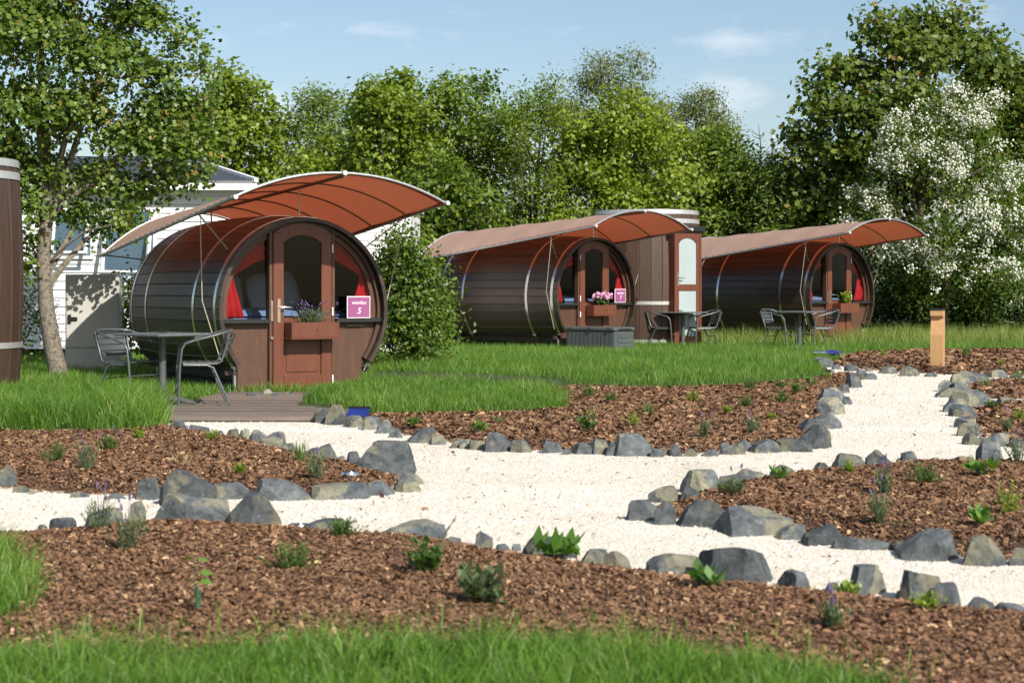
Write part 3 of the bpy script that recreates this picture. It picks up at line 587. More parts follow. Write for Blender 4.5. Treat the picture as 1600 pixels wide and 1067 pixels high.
def barrel(loc, rz, flip, label, which):
    root = empty('barrel_cabin', loc, rz); tag(root, label, 'barrel cabin', 'lying barrel cabins')
    for i in range(NST):
        o = mobj('stave', cached('stave', stave_mesh), M['stave'], root, (0, 0, ZC)); o.rotation_euler = (0, math.radians(-127+STEP*(i+.5)), 0)
    for k, y in enumerate((.13, .74, 2.42, 3.07)):
        def hoop(y=y):
            mb = MB(); V = []; Fs = []; n = 56; wd = .028
            for i in range(n+1):
                a = math.radians(-38.5+257*i/n)
                for yy, dr in ((y-wd, .002), (y-wd, .007), (y+wd, .007), (y+wd, .002)):
                    r = brad(min(max(yy, 0), BL))+dr; V.append((r*math.cos(a), yy, ZC+r*math.sin(a)))
            for i in range(n):
                for q in range(4): Fs.append((i*4+q, i*4+(q+1) % 4, (i+1)*4+(q+1) % 4, (i+1)*4+q))
            Fs += [(0, 1, 2, 3), tuple(n*4+q for q in (3, 2, 1, 0))]
            return mb.add(V, Fs).mesh('hoop', 30)
        h = mobj('hoop', cached(('hoop', k), hoop), M['steel'], root)
        for s in (-1, 1):
            a = math.radians(-38); r = brad(y)+.012; x, z = s*r*math.cos(a), ZC+r*math.sin(a)
            def tens(x=x, y=y, z=z, s=s):
                return MB().tube([(x+s*.02, y, z+.05), (x-s*.02, y, z-.02)], .014, 6).tube([(x, y-.045, z), (x, y+.045, z)], .011, 6).tube([(x-s*.01, y, z-.01), (x-s*.05, y, z-.07)], .009, 6).mesh('tensioner', 40)
            mobj('tensioner', cached(('tens', k, s), tens), M['steel'], h)
    P_ = lambda name, fn, mat, par=root, sm=None, bv=0: mobj(name, cached((name, fn.__code__.co_firstlineno, flip), lambda: fn().mesh(name, sm, bv)), M[mat], par)
    P_('floor', lambda: MB().box(-.84, .84, .16, 3.15, .29, .335), 'dark')
    P_('back_wall', lambda: MB().band([(-1.03*math.sin(t), 1-1.03*math.cos(t)) for t in np.linspace(.85, math.pi, 22)], [(1.03*math.sin(t), 1-1.03*math.cos(t)) for t in np.linspace(.85, math.pi, 22)], 3.08, 3.14), 'interior_shade')  # back wall coloured near-black, interior shade put into the colour
    P_('shade_liner', lambda: MB().band(arc(1.034, -36, 216, 40), arc(1.026, -36, 216, 40), .20, 3.079), 'interior_shade')  # added liner, matt near-black to make the barrel interior look unlit
    for s in (-1, 1):
        mobj('bearer', cached(('bearer', s), lambda: MB().box(s*.70-.05, s*.70+.05, .30, 3.1, .17, .288).mesh('bearer')), M['dark'], root)
        mobj('skirt_board', cached(('skirt', s), lambda: MB().box(s*.60-.015, s*.60+.015, .32, 3.05, -.05, .168).mesh('skirt')), M['dark'], root)
        for y in (.22, 2.86):
            mobj('support_arm', cached(('arm', s, y), lambda: MB().box(min(s*.66, s*.93), max(s*.66, s*.93), y-.03, y+.03, .235, .287).mesh('support_arm')), M['rimwood'], root)
            mobj('foot', cached(('foot', s, y), lambda: MB().box(s*.80-.022, s*.80+.022, y-.022, y+.022, -.06, .233).mesh('foot')), M['galv'], root)
    # front wall, seen from outside y = .15
    zs = list(np.linspace(.02, .33, 3))+list(np.linspace(.345, .835, 10))
    for s in (-1, 1):
        A = [(s*(.80 if z <= .331 else math.sqrt(max(1.048**2-(z-ZC)**2, 0))), z) for z in zs]; Bq = [(s*.425, z) for z in zs]
        mobj('lower_panel', cached(('panel', s), lambda: MB().band(A, Bq, .15, .19).mesh('lower_panel')), M['wall'], root)
        zz = np.linspace(.86, 1.845, 18); A2_ = [(s*math.sqrt(max(.945**2-(z-ZC)**2, .18)), z) for z in zz]; B2_ = [(s*.42, z) for z in zz]
        wdw = mobj('window', cached(('win', s), lambda: MB().band(A2_, B2_, .166, .171).mesh('window')), M['glass'], root)
        mobj('sill', cached(('sill', s), lambda: MB().box(min(s*.428, s*1.03), max(s*.428, s*1.03), .055, .20, .836, .885).mesh('sill', None, .004)), M['black'], wdw)
        mobj('door_post', cached(('dpost', s), lambda: MB().box(min(s*.382, s*.424), max(s*.382, s*.424), .095, .205, .0, 1.915).mesh('door_post', None, .004)), M['wall'], root)
    P_('window_arch', lambda: MB().band(arc(1.05, -7.5, 187.5, 44), arc(.935, -8.4, 188.4, 44), .152, .196), 'wall')
    P_('rim_ring', lambda: MB().band(arc(1.10-.062, -36, 216, 60), arc(1.10-.105, -36, 216, 60), .10, .151), 'rimwood')
    # door
    door = P_('door', lambda: MB().box(-.376, -.243, .085, .13, .045, 1.90).box(.243, .376, .085, .13, .045, 1.90)
              .box(-.242, .242, .086, .129, .045, .22).box(-.242, .242, .086, .129, .74, .90), 'door', root, None, .005)
    top = [(-.376+.752*i/16, 1.901+.115*(1-((i-8)/8)**2)) for i in range(17)]
    gt = [(-.376+.752*i/16, min(1.90, 1.79+.09*(1-(max(-.243, min(.243, -.376+.752*i/16))/.243)**2))) for i in range(17)]
    gt = [(x, z if abs(x) < .244 else 1.9015) for x, z in gt]
    mobj('arched_rail', cached('arail', lambda: MB().band(top, gt, .0855, .1295).mesh('arched_rail')), M['door'], door)
    zz = list(np.linspace(.89, 1.80, 3))+[1.82, 1.85, 1.875]
    mobj('glass_pane', cached('dglass', lambda: MB().box(-.25, .25, .104, .109, .895, 1.885).mesh('glass_pane')), M['glass'], door)
    mobj('infill_panel', cached('infill', lambda: MB().box(-.245, .245, .112, .124, .215, .745).box(-.205, .205, .100, .1125, .255, .705).mesh('infill_panel', None, .003)), M['door'], door)
    f = -1 if not flip else 1
    mobj('shadow_bead', cached('bead', lambda: MB().box(-.378, .378, .084, .10, .02, .043).mesh('bead')), M['black'], door)
    mobj('handle', cached(('handle', f), lambda: MB().box(f*.31-.018, f*.31+.018, .074, .084, .84, 1.12).tube([(f*.31, .075, 1.02), (f*.31, .035, 1.02), (f*.30-f*.0, .032, 1.02), (f*.17, .032, 1.02)], .010, 8).mesh('handle', 40)), M['chrome'], door)
    mobj('strike_plate', cached(('strike', f), lambda: MB().box(f*.395-.012, f*.395+.012, .082, .094, .86, 1.10).mesh('strike_plate')), M['steel'], door)
    mobj('lock_knob', cached(('lockk', f), lambda: MB().tube([(f*.40, .094, .66), (f*.40, .07, .66)], .018, 10).mesh('lock_knob', 40)), M['chrome'], door)
    for z in (1.72, .97, .68, .16):
        mobj('hinge', cached(('hinge', f, z), lambda: MB().tube([(-f*.384, .075, z-.05), (-f*.384, .075, z+.05)], .010, 8).mesh('hinge', 40)), M['signwhite'], door)
    mobj('pull_rail', cached('pull', lambda: MB().tube([(.60, .15, .80), (.60, .11, .80)], .008, 6).tube([(.79, .15, .80), (.79, .11, .80)], .008, 6).tube([(.585, .11, .80), (.805, .11, .80)], .009, 8).mesh('pull_rail', 40)), M['chrome'], root)
    # flower box on the door
    fb = empty('flower_box', local(loc, rz, .0, .0), rz)
    tag(fb, {1: 'brown wooden flower box on the nearest barrel door', 2: 'brown wooden flower box on the middle barrel door behind the grey chest', 3: 'brown wooden flower box on the farthest barrel door'}[which], 'flower box', 'flower boxes on the doors')
    y0, y1, z0, z1 = -.13, .07, .665, .845
    for nm, b in (('front_board', (-.22, .36, y0, y0+.018, z0, z1)), ('back_board', (-.22, .36, y1-.018, y1, z0, z1)), ('side_board', (-.238, -.2205, y0, y1, z0, z1)), ('side_board', (.3605, .378, y0, y1, z0, z1)), ('bottom_board', (-.25, .39, y0-.01, y1, z0-.02, z0-.001))):
        mobj(nm, cached(('fb', nm, b[0]), lambda: MB().box(*b).mesh(nm, None, .003)), M['door'], fb)
    mobj('knob', cached('fbknob', lambda: MB().tube([(.09, y0-.012, .755), (.09, y0+.002, .755)], .011, 8).mesh('knob')), M['rimwood'], fb)
    mobj('soil', cached('fbsoil', lambda: MB().box(-.218, .358, y0+.02, y1-.02, z0, z1-.02).mesh('soil')), M['mulchbase'], fb)
    wn = {1: 'nearest barrel', 2: 'middle barrel', 3: 'farthest barrel'}[which]
    curtain(-1, loc, rz, 'red curtain tied back in the left window of the %s' % wn); curtain(1, loc, rz, 'red curtain tied back in the right window of the %s' % wn)
    # bed
    bd = empty('bed', local(loc, rz, 0, 0), rz); tag(bd, 'wide bed with blue linen inside the %s' % wn, 'bed', 'beds in the barrels')
    mobj('base', cached('bedbase', lambda: MB().box(-.83, .83, .75, 3.05, .34, .72).mesh('base')), M['rimwood'], bd)
    mobj('mattress', cached('bedmat', lambda: MB().box(-.95, .95, .72, 3.05, .722, .905).mesh('mattress', None, .03)), M['bed'], bd)
    def duvet():
        V = []; Fs = []; n, m = 18, 18
        for i in range(n+1):
            for j in range(m+1):
                x = -.93+1.86*i/n; y = .70+1.35*j/m; e = min(1, min(i, n-i)/1.5, min(j, m-j)/1.5)
                V.append((x, y, .91+e*(.085+.05*noise.noise((x*3, y*3, 1.)))))
        for i in range(n):
            for j in range(m): a = i*(m+1)+j; Fs.append((a, a+m+1, a+m+2, a+1))
        me = bpy.data.meshes.new('duvet'); me.from_pydata(V, [], Fs); me.polygons.foreach_set('use_smooth', [True]*len(Fs)); return me
    mobj('duvet', cached('duvet', duvet), M['bed'], bd)
    def pillow():
        bm = bmesh.new(); bmesh.ops.create_uvsphere(bm, u_segments=20, v_segments=12, radius=1)
        for v in bm.verts:
            x, y, z = v.co; sx = math.copysign(abs(x)**.5, x); sz = math.copysign(abs(z)**.5, z); v.co = (sx*.34, y*.09*(1-.4*abs(sx*sz)), sz*.27)
        me = bpy.data.meshes.new('pillow'); bm.to_mesh(me); bm.free(); me.polygons.foreach_set('use_smooth', [True]*len(me.polygons)); return me
    for k, (x, y, a) in enumerate(((-.40, 1.75, .05), (.24, 1.55, -.08))):
        pl = mobj('pillow', cached('pillow', pillow), M['pillow'], None, local(loc, rz, x, y, 1.20)); pl.rotation_euler = (-.35, a*2, rz+a)
        tag(pl, 'plump blue grey pillow on the %s of the bed in the %s' % (('left', 'right')[k], wn), 'pillow', 'pillows on the barrel beds')
    # awning
    aw = empty('awning', local(loc, rz, -.06, 0), rz)
    tag(aw, {1: 'orange brown curved awning roof over the nearest barrel', 2: 'salmon curved awning roof over the middle barrel', 3: 'salmon curved awning roof over the farthest barrel'}[which], 'awning', 'curved awnings over the barrels')
    S0, S1, HW = -1.16, 3.5, 1.31
    def az(s, t):
        k = (s-S0)/(S1-S0); ap = 2.54+(2.27-2.54)*k; e = 2.235+(1.67-2.235)*k; return ap-(ap-e)*abs(t)**2.1
    def cloth():
        n, m = 30, 24; V = []; Fs = []
        for i in range(n+1):
            for j in range(m+1):
                s = S0+.03+(S1-S0-.06)*i/n; t = -.985+1.97*j/m; kk = (i/n*5) % 1; V.append((HW*t, s, az(s, t)-.014*math.sin(math.pi*kk)))
        for i in range(n):
            for j in range(m): a = i*(m+1)+j; Fs.append((a, a+1, a+m+2, a+m+1))
        me = bpy.data.meshes.new('cloth'); me.from_pydata(V, [], Fs); me.polygons.foreach_set('use_smooth', [True]*len(Fs)); return me
    mobj('cloth', cached('cloth', cloth), M['awning'], aw)
    ts = np.linspace(-1, 1, 25)
    def tubepart(name, key, fn, mat): return mobj(name, cached(('aw', key), lambda: fn().mesh(name, 50)), M[mat], aw)
    for k, s in enumerate((S0, S1)):
        tubepart('end_hoop', ('eh', k), lambda: MB().tube([(HW*t, s, az(s, t)) for t in ts], .017, 8), 'galv')
        tubepart('laced_hem', ('lh', k), lambda: MB().band([(HW*t*.985, az(s, t)-.006) for t in ts], [(HW*t*.975, az(s, t)-.022) for t in ts], s+(.02 if k == 0 else -.03), s+(.03 if k == 0 else -.02)), 'redhem')
    for t in (-1, 1):
        tubepart('eave_tube', ('et', t), lambda: MB().tube([(HW*t, S0-.03, az(S0, t)), (HW*t, S1, az(S1, t))], .02, 8), 'galv')
        tubepart('eave_cap', ('ec', t), lambda: MB().tube([(HW*t, S0-.06, az(S0, t)), (HW*t, S0-.01, az(S0, t))], .027, 8), 'hem')
        tubepart('eave_hem', ('eh2', t), lambda: MB().obox((HW*t*.982, (S0+S1)/2, (az(S0, t*.982)+az(S1, t*.982))/2), (.012, 0, 0), (0, (S1-S0)/2-.05, (az(S1, t)-az(S0, t))/2*.98), (0, 0, .012)), 'redhem')
        def lace(t=t):
            mb = MB()
            for q in range(24):
                s = S0+.1+(S1-S0-.2)*q/23; z = az(s, t); mb.tube([(HW*t, s-.012, z+.023), (HW*t*.968, s+.012, az(s, t*.968)+.004)], .004, 5)
            return mb
        tubepart('lacing', ('lc', t), lace, 'hem')
        sA, sx = -.08, .42
        pb = (t*.99, .12, 1.55)
        tubepart('strut', ('st', t), lambda: MB().tube([(HW*t, sA, az(sA, t)-.01), (t*.86, .16, 1.70)], .010, 6), 'galv')
        tubepart('guy_rope', ('gr', t), lambda: MB().tube([(HW*t, sA-.06, az(sA, t)-.01), (t*1.19, .11, 1.10), (t*.96, .13, .42)], .006, 5), 'rope')
        tubepart('rear_strut', ('rs', t), lambda: MB().tube([(HW*t, 3.40, az(3.40, t)), (t*.93, 2.95, 1.62)], .010, 6), 'darktube')
    def flace():
        mb = MB()
        for q in range(40):
            t = -.97+1.94*q/39; mb.tube([(HW*t, S0-.018, az(S0, t)), (HW*(t+.012), S0+.035, az(S0, t+.012)+.004)], .0045, 5)
        return mb
    tubepart('lacing', 'fl', flace, 'hem')
    tubepart('ridge_tube', 'rt', lambda: MB().tube([(0, S0-.03, az(S0, 0)-.03), (0, S1, az(S1, 0)-.03)], .020, 8), 'darktube')
    tubepart('ridge_cap', 'rc', lambda: MB().tube([(0, S0-.05, az(S0, 0)), (0, S0-.005, az(S0, 0))], .03, 8), 'hem')
    for q in range(1, 5):
        s = S0+(S1-S0)*q/5; tubepart('rib', ('rib', q), lambda: MB().tube([(HW*t, s, az(s, t)-.012) for t in ts], .010, 6), 'darktube')
    for s, zz_ in ((.05, 2.085), (2.9, 2.10)):
        tubepart('prop', ('prop', s), lambda: MB().tube([(0, s, az(s, 0)-.04), (0, s, zz_)], .011, 6), 'galv')
    return root
barrel(B1, A1, False, 'nearest dark wooden barrel cabin with red curtains and number five sign', 1)
barrel(B2, A2, True, 'middle dark barrel cabin beside the brown upright barrel and grey chest', 2)
barrel(B3, A3, False, 'farthest dark barrel cabin under the white flowering tree', 3)

def sign(loc, rz, x0, x1, z0, z1, num, label, seed=0):
    o = MB().box(x0, x1, .045, .053, z0, z1).build('number_sign', M['signwhite'], None, None, 0, loc); o.rotation_euler = (0, 0, rz); tag(o, label, 'sign', 'plum number signs')
    MB().box(x0+.009, x1-.009, .0425, .0447, z0+.009, z1-.009).build('plum_face', M['plum'], o)
    for s, size, zz in (('weinfass', .058, z1-.095), (num, .10, z0+.055)):
        t = mobj('lettering', text_mesh(s, size), M['signwhite'], o, ((x0+x1)/2, .0415, zz)); t.rotation_euler = (math.pi/2, 0, 0)
sign(B1, A1, .56, .87, .887, 1.15, '5', 'plum square sign reading weinfass 5 in the nearest barrel window')
sign(B2, A2, .53, .83, .887, 1.14, '7', 'plum square sign reading weinfass 7 in the middle barrel window')
o = MB().lathe([(.075, .885), (.08, .90), (.05, 1.12), (.03, 1.17), (.012, 1.18)], 18).build('table_lamp', M['white'], None, 40, 0, local(B1, A1, -.80, .45)); tag(o, 'white tapered lamp inside the left window of the nearest barrel', 'lamp')
ln = empty('lantern_jar', local(B2, A2, -.68, .40, .885)); tag(ln, 'clear glass storage jar with lid in the left window of the middle barrel', 'jar')
MB().lathe([(.09, 0), (.10, .02), (.10, .20), (.06, .24)], 16).build('jar_body', M['cglass'], ln, 40); MB().lathe([(.065, .241), (.065, .27), (.02, .29), (.025, .32), (.01, .33)], 16).build('lid', M['chrome'], ln, 40); MB().lathe([(.08, .012), (.085, .02), (.085, .07), (.08, .075)], 16).build('contents', M['terracotta_jar'], ln, 40)

# ------------------------------------------------------------------ plants
def leafblade(n, h, spread, wdt, base_r, droop=.5, seg=2, upright=.6, hz=None):
    a = rng.uniform(0, 2*np.pi, n); r0 = base_r*np.sqrt(rng.uniform(0, 1, n)); ln_ = h*rng.uniform(.6, 1.05, n)
    el = np.clip(rng.normal(upright, .22, n), .08, 1.45)
    B = np.c_[np.cos(a)*r0, np.sin(a)*r0, np.zeros(n)]; d = np.c_[np.cos(a)*np.cos(el)*spread, np.sin(a)*np.cos(el)*spread, np.sin(el)]
    s = np.c_[-np.sin(a), np.cos(a), np.zeros(n)]*(wdt*rng.uniform(.7, 1.2, n)/2)[:, None]
    m1 = B+d*(ln_*.5)[:, None]; tip = B+d*ln_[:, None]-np.c_[np.zeros(n), np.zeros(n), ln_*droop*.3]
    fold = np.c_[np.zeros(n), np.zeros(n), np.full(n, 0)]
    V = np.stack([B-s*.35, B+s*.35, m1-s+fold, m1+s+fold, tip], 1).reshape(-1, 3); i = np.arange(n)[:, None]*5
    V[:, 2] = np.maximum(V[:, 2], 0)
    return V, i+np.array([[2, 3, 4]]), i+np.array([[0, 1, 3, 2]]), np.repeat(np.clip(rng.normal(.5, .22, n), 0, 1), 5)
def stems_leaves(n_st, h, rad, nl, lw, ll, tilt=.35):
    """stems fanning from one base with small leaves along them"""
    Vs, F3s, F4s, T = [], [], [], []; b = 0
    for _ in range(n_st):
        a = rng.uniform(0, 2*np.pi); t = abs(rng.normal(0, tilt)); hh = h*rng.uniform(.6, 1.08); d = np.array([math.cos(a)*math.sin(t), math.sin(a)*math.sin(t), math.cos(t)])
        b0 = np.array([math.cos(a), math.sin(a), 0])*rad*rng.uniform(0, .45)
        k = nl; f = rng.uniform(.12, 1, k); aa = rng.uniform(0, 2*np.pi, k); el = rng.normal(.65, .3, k)
        C = b0+d*(f*hh)[:, None]; ld = np.c_[np.cos(aa)*np.cos(el), np.sin(aa)*np.cos(el), np.sin(el)]*(ll*rng.uniform(.6, 1.2, k))[:, None]
        s = np.c_[-np.sin(aa), np.cos(aa), np.zeros(k)]*lw/2
        V = np.stack([C, C+ld*.5-s, C+ld, C+ld*.5+s], 1).reshape(-1, 3); i = np.arange(k)[:, None]*4+b
        Vs.append(V); F4s.append(i+np.array([[0, 1, 2, 3]])); T.append(np.repeat(np.clip(rng.normal(.5, .22, k), 0, 1), 4)); b += 4*k
        sw = .0022; q = np.array([[sw, 0, 0], [-sw/2, sw, 0], [-sw/2, -sw, 0]]); V = np.concatenate([b0+q, b0+d*hh+q*.5])
        Vs.append(V); F4s.append(np.array([[0, 1, 4, 3], [1, 2, 5, 4], [2, 0, 3, 5]])+b); T.append(np.full(6, .3)); b += 6
    return np.concatenate(Vs), None, np.concatenate(F4s), np.concatenate(T)
def spikes(n, h0, h1, rad):
    Vs, F4s, T = [], [], []; b = 0
    for _ in range(n):
        a = rng.uniform(0, 2*np.pi); r0 = rad*rng.uniform(.1, 1); top = np.array([math.cos(a)*r0*1.5, math.sin(a)*r0*1.5, rng.uniform(h0, h1)]); base = np.array([math.cos(a)*r0*.4, math.sin(a)*r0*.4, h0*.4])
        d = (top-base)/np.linalg.norm(top-base); L = .026+.016*rng.uniform()
        for (p0, p1, w_) in ((base, top, .0015), (top, top+d*L, .0046)):
            q = np.array([[w_, 0, 0], [0, w_, 0], [-w_, 0, 0], [0, -w_, 0]])
            V = np.concatenate([p0+q, (p0+p1)/2+q*1.2, p1+q*.3]); Vs.append(V)
            f = [[k, (k+1) % 4, (k+1) % 4+4, k+4] for k in range(4)]+[[k+4, (k+1) % 4+4, (k+1) % 4+8, k+8] for k in range(4)]
            F4s.append(np.array(f)+b); T.append(np.full(12, .1 if w_ < .003 else rng.uniform(.3, 1))); b += 12
    return np.concatenate(Vs), np.concatenate(F4s), np.concatenate(T)
def bed_h(q):
    for k, (poly, mound) in beds.items():
        a = np.array([[q.x, q.y]])
        if inside(a, poly)[0]: return float(sheet_h(a, poly, -.015, mound)[0])
    return q.z
def plant(name, u, v, wp, hp, kind, label, cat='plant', spike=0, group='young plants in the mulch'):
    q = P(u, v); s = F/q.y; wd, hh = wp/s, hp/s; z = bed_h(q)-.005
    if kind == 'lav': g = stems_leaves(26, hh, wd*.5, 16, .006, .035, .42); mt = 'lav'
    elif kind == 'herb': g = stems_leaves(46, hh, wd*.6, 14, .008, .022, .62); mt = 'herb'
    elif kind == 'sprig': g = stems_leaves(20, hh, wd*.5, 10, .012, .028, .55); mt = 'sprig'
    elif kind == 'weed': g = stems_leaves(9, hh, wd*.4, 12, .03, .06, .5); mt = 'herb'
    elif kind == 'grass': g = leafblade(46, hh*1.05, .9, .006, wd*.3, .3, 2, 1.15); mt = 'herb'
    elif kind == 'dry': g = leafblade(26, hh, 1., .004, wd*.3, .3, 2, 1.0); mt = 'dry'
    elif kind == 'sage': g = stems_leaves(16, hh, wd*.5, 11, .028, .075, .42); mt = 'lav'
    else: g = stems_leaves(9, hh*.75, wd*.5, 4, min(.05, wd*.17), min(.11, wd*.34), .75 if wp > 2*hp else .5); mt = 'leafy'
    o = mobj(name, np_mesh(name, *g), M[mt], None, (q.x, q.y+wd*.25, z+(.018 if mt == 'leafy' else .006))); tag(o, label, cat, group)
    if spike:
        V, F4, T = spikes(1+spike//2, hh*.95, hh*1.0+.07, wd*.4); mobj('flower_spikes', np_mesh('flower_spikes', V, None, F4, T), M['purple'], o)['kind'] = 'stuff'
    return o
PL = [
 ('herb_plant',85,734,30,30,'herb','round green herb tuft at the far left of the left bed',0),
 ('lavender_plant',135,750,30,40,'lav','grey green lavender clump in the left bed beside the round herb tuft',3),
 ('herb_plant',168,716,32,24,'herb','low green herb right behind the lavender of the left bed',4),
 ('lime_sprig',217,699,20,18,'sprig','tiny lime sprig near the long grass in the left bed',0),
 ('weed',100,684,16,16,'leafy','small pale weed at the foot of the long grass edge',0),
 ('lavender_plant',155,846,46,50,'lav','lavender in front of the stones at the left of the foreground bed',6),
 ('lavender_plant',195,880,50,60,'lav','tall lavender just right of the lavender by the left stones',5),
 ('lime_sprig',331,700,12,18,'sprig','thin lime sprig near the flat solar disc of the left bed',0),
 ('dry_tuft',284,740,40,28,'dry','dry straw coloured tuft behind the largest boulder pair',0),
 ('lime_sprig',373,757,10,17,'sprig','single pale sprig behind the long tan faced stone',0),
 ('grass_clump',467,735,34,44,'grass','upright grassy clump at the right of the left bed',0),
 ('lavender_plant',493,764,32,40,'lav','pale lavender against the long stone near the tip of the left bed',2),
 ('thyme_cushion',534,859,52,34,'herb','dense green cushion in the foreground bed beside the flat stones',0),
 ('weed',670,920,72,58,'weed','straggly leafy weed with tall stalks in the foreground bed',0),
 ('thyme_cushion',455,914,80,44,'herb','wide fine leaved cushion in the middle of the foreground bed',0),
 ('weed',645,672,40,13,'leafy','flat leafy weed at the left end of the middle bed',0),
 ('weed',752,686,36,20,'leafy','leafy weed behind the stones left of centre in the middle bed',0),
 ('sage_plant',752,968,68,54,'sage','grey leaved plant beside the near grass edge',0),
 ('grass_tuft',780,669,20,15,'grass','small grass tuft under the lower lawn edge',0),
 ('herb_plant',919,627,20,17,'herb','small green herb at the right of the lower lawn',0),
 ('herb_plant',955,633,22,15,'herb','low herb just right of the small herb below the round lawn',0),
 ('grass_tuft',930,655,24,20,'dry','whitish tuft above the tall weed of the middle bed',0),
 ('weed',918,684,24,30,'weed','upright leafy weed in the centre of the middle bed',0),
 ('lime_sprig',992,675,22,24,'sprig','bright lime sprig in the centre of the middle bed',0),
 ('grass_tuft',1015,656,28,24,'grass','dark grass tuft behind the bright lime sprig',0),
 ('lime_sprig',1085,635,28,19,'sprig','light green spreading sprig right of the dark grass tuft',0),
 ('lavender_plant',1100,694,26,28,'lav','grey lavender clump right of the lime sprig in the middle bed',3),
 ('herb_plant',1172,614,24,17,'herb','dark herb close under the round lawn',0),
 ('herb_plant',1166,644,22,18,'herb','small herb below the dark herb of the middle bed',0),
 ('lime_sprig',1138,654,20,13,'sprig','flat lime sprig in the right half of the middle bed',0),
 ('herb_plant',1219,613,20,14,'herb','greyish herb at the upper right of the middle bed',0),
 ('herb_plant',1222,637,20,19,'herb','round herb below the greyish herb of the middle bed',0),
 ('weed',1244,624,28,22,'weed','leafy plant near the stones beside the narrow path',0),
 ('lavender_plant',1177,687,32,28,'lav','lavender with a lime green foot at the right of the middle bed',4),
 ('lime_sprig',1208,664,15,9,'sprig','tiny lime sprig near the corner of the middle bed',0),
 ('weed',1270,611,24,18,'leafy','broad leaved weed at the upper right corner of the middle bed',0),
 ('lime_sprig',1293,598,15,12,'sprig','small yellowish sprig at the top corner of the middle bed',0),
 ('weed',1128,790,28,16,'leafy','glossy broad leaves behind the point of the right bed',0),
 ('lavender_plant',1150,794,46,26,'lav','low grey lavender behind the point of the right bed',2),
 ('weed',1222,768,48,18,'leafy','spread broad leaved weed at the left of the right bed',0),
 ('lime_sprig',1327,757,22,19,'sprig','small lime tuft near the far edge of the right bed',0),
 ('lavender_plant',1385,792,46,42,'lav','flowering lavender in the middle of the right bed',9),
 ('lavender_plant',1376,840,44,50,'lav','taller lavender in front of the flowering lavender of the right bed',4),
 ('thyme_cushion',1448,774,54,33,'herb','round green cushion in the right bed',0),
 ('weed',1540,763,72,24,'leafy','wide flat broad leaved weed at the upper right of the right bed',0),
 ('lime_sprig',1580,826,38,48,'sprig','tall lime green shoots at the right edge of the right bed',0),
 ('weed',1540,846,74,32,'leafy','dark broad leaved weed behind the square stone of the right bed',0),
 ('lavender_plant',1592,738,30,40,'lav','dark lavender at the right picture edge beside the tall round stone',5),
 ('lime_sprig',1327,938,52,22,'sprig','yellow green sprig in front of the round dark-striped stone',0),
 ('weed',1105,944,92,42,'leafy','fresh bushy weed in front of the largest right stone',0),
 ('weed',870,886,122,22,'leafy','low dark leaf rosette in front of the pale stone of the foreground bed',0),
 ('lime_sprig',1455,978,46,28,'sprig','pale sprig at the lower right of the foreground bed',0),
 ('lavender_plant',1300,1010,60,40,'lav','sparse lavender at the edge of the near grass',5),
 ('lime_sprig',1381,564,13,11,'sprig','tiny sprig in the far bed left of the wooden post',0),
 ('grass_tuft',1317,562,13,18,'dry','white tuft beside the blue lamp',0),
 ('weed',1510,562,26,13,'leafy','flat weed right of the wooden post',0),
 ('lime_sprig',1565,578,11,10,'sprig','tiny sprig at the right of the far bed',0),
 ('grass_tuft',1545,610,30,20,'grass','grassy tuft in the small bed nearest the wooden post',0),
 ('grass_tuft',1596,598,22,22,'grass','grass tuft at the right edge behind the small bed',0),
 ('herb_plant',1550,643,20,16,'herb','small herb at the top of the small bed beside the narrow path',0),
 ('lavender_plant',1576,680,24,22,'lav','small lavender in the bed beside the narrow path',2),
 ('lime_sprig',1596,666,14,20,'sprig','lime sprig at the right edge beside the narrow path',0),
]
for (nm, u, v, wp, hp, kd, lb, sp) in PL: plant(nm, u, v, wp, hp, kd, lb, spike=sp)
# stalks on the straggly weed, seedling with its stake
q = P(670, 920); o = MB()
for dx, dz, lean in ((-.09, .16, -.07), (.07, .24, .1), (.02, .2, .16)): o.tube([(0, 0, 0), (dx*.6, 0, dz*.5), (dx+lean*.4, .01, dz)], .0022, 5)
wd_ = [x for x in bpy.data.objects if x.get('label', '').startswith('straggly leafy weed')][0]; o.build('flower_stalks', M['lav'], wd_, 50)
q = P(308, 980); sdl = empty('seedling', (q.x, q.y, bed_h(q))); tag(sdl, 'young seedling with heart shaped leaves tied to a green stake', 'seedling')
MB().tube([(0, 0, -.05), (0, 0, .10)], .006, 8).tube([(.011, 0, -.05), (.011, 0, .085)], .003, 6).build('stake', M['stake'], sdl, 40)
MB().tube([(0, .004, .05), (-.012, .0, .12), (-.006, 0, .17), (-.014, 0, .205)], .0025, 6).build('stem', M['lav'], sdl, 40)
for k, (x, z, a, sz) in enumerate(((.022, .15, .2, .052), (.020, .118, .0, .050), (-.034, .122, 3.0, .032), (.010, .198, .5, .042), (-.034, .205, 2.7, .042))):
    V = [(0, 0, 0), (.28, .34, .02), (.62, .27, .0), (1, 0, -.12), (.62, -.27, .0), (.28, -.34, .02), (.5, 0, .06)]
    c, s_ = math.cos(a), math.sin(a); V = [(x*.4+(c*p[0]-s_*p[1])*sz, (s_*p[0]+c*p[1])*sz*.8, z+p[2]*sz+p[1]*sz*.5) for p in V]
    me = np_mesh('leaf', V, [(0, 6, 1), (1, 6, 2), (2, 6, 3), (3, 6, 4), (4, 6, 5), (5, 6, 0)], None, [.75]*7, True); mobj('leaf', me, M['leafy'], sdl)

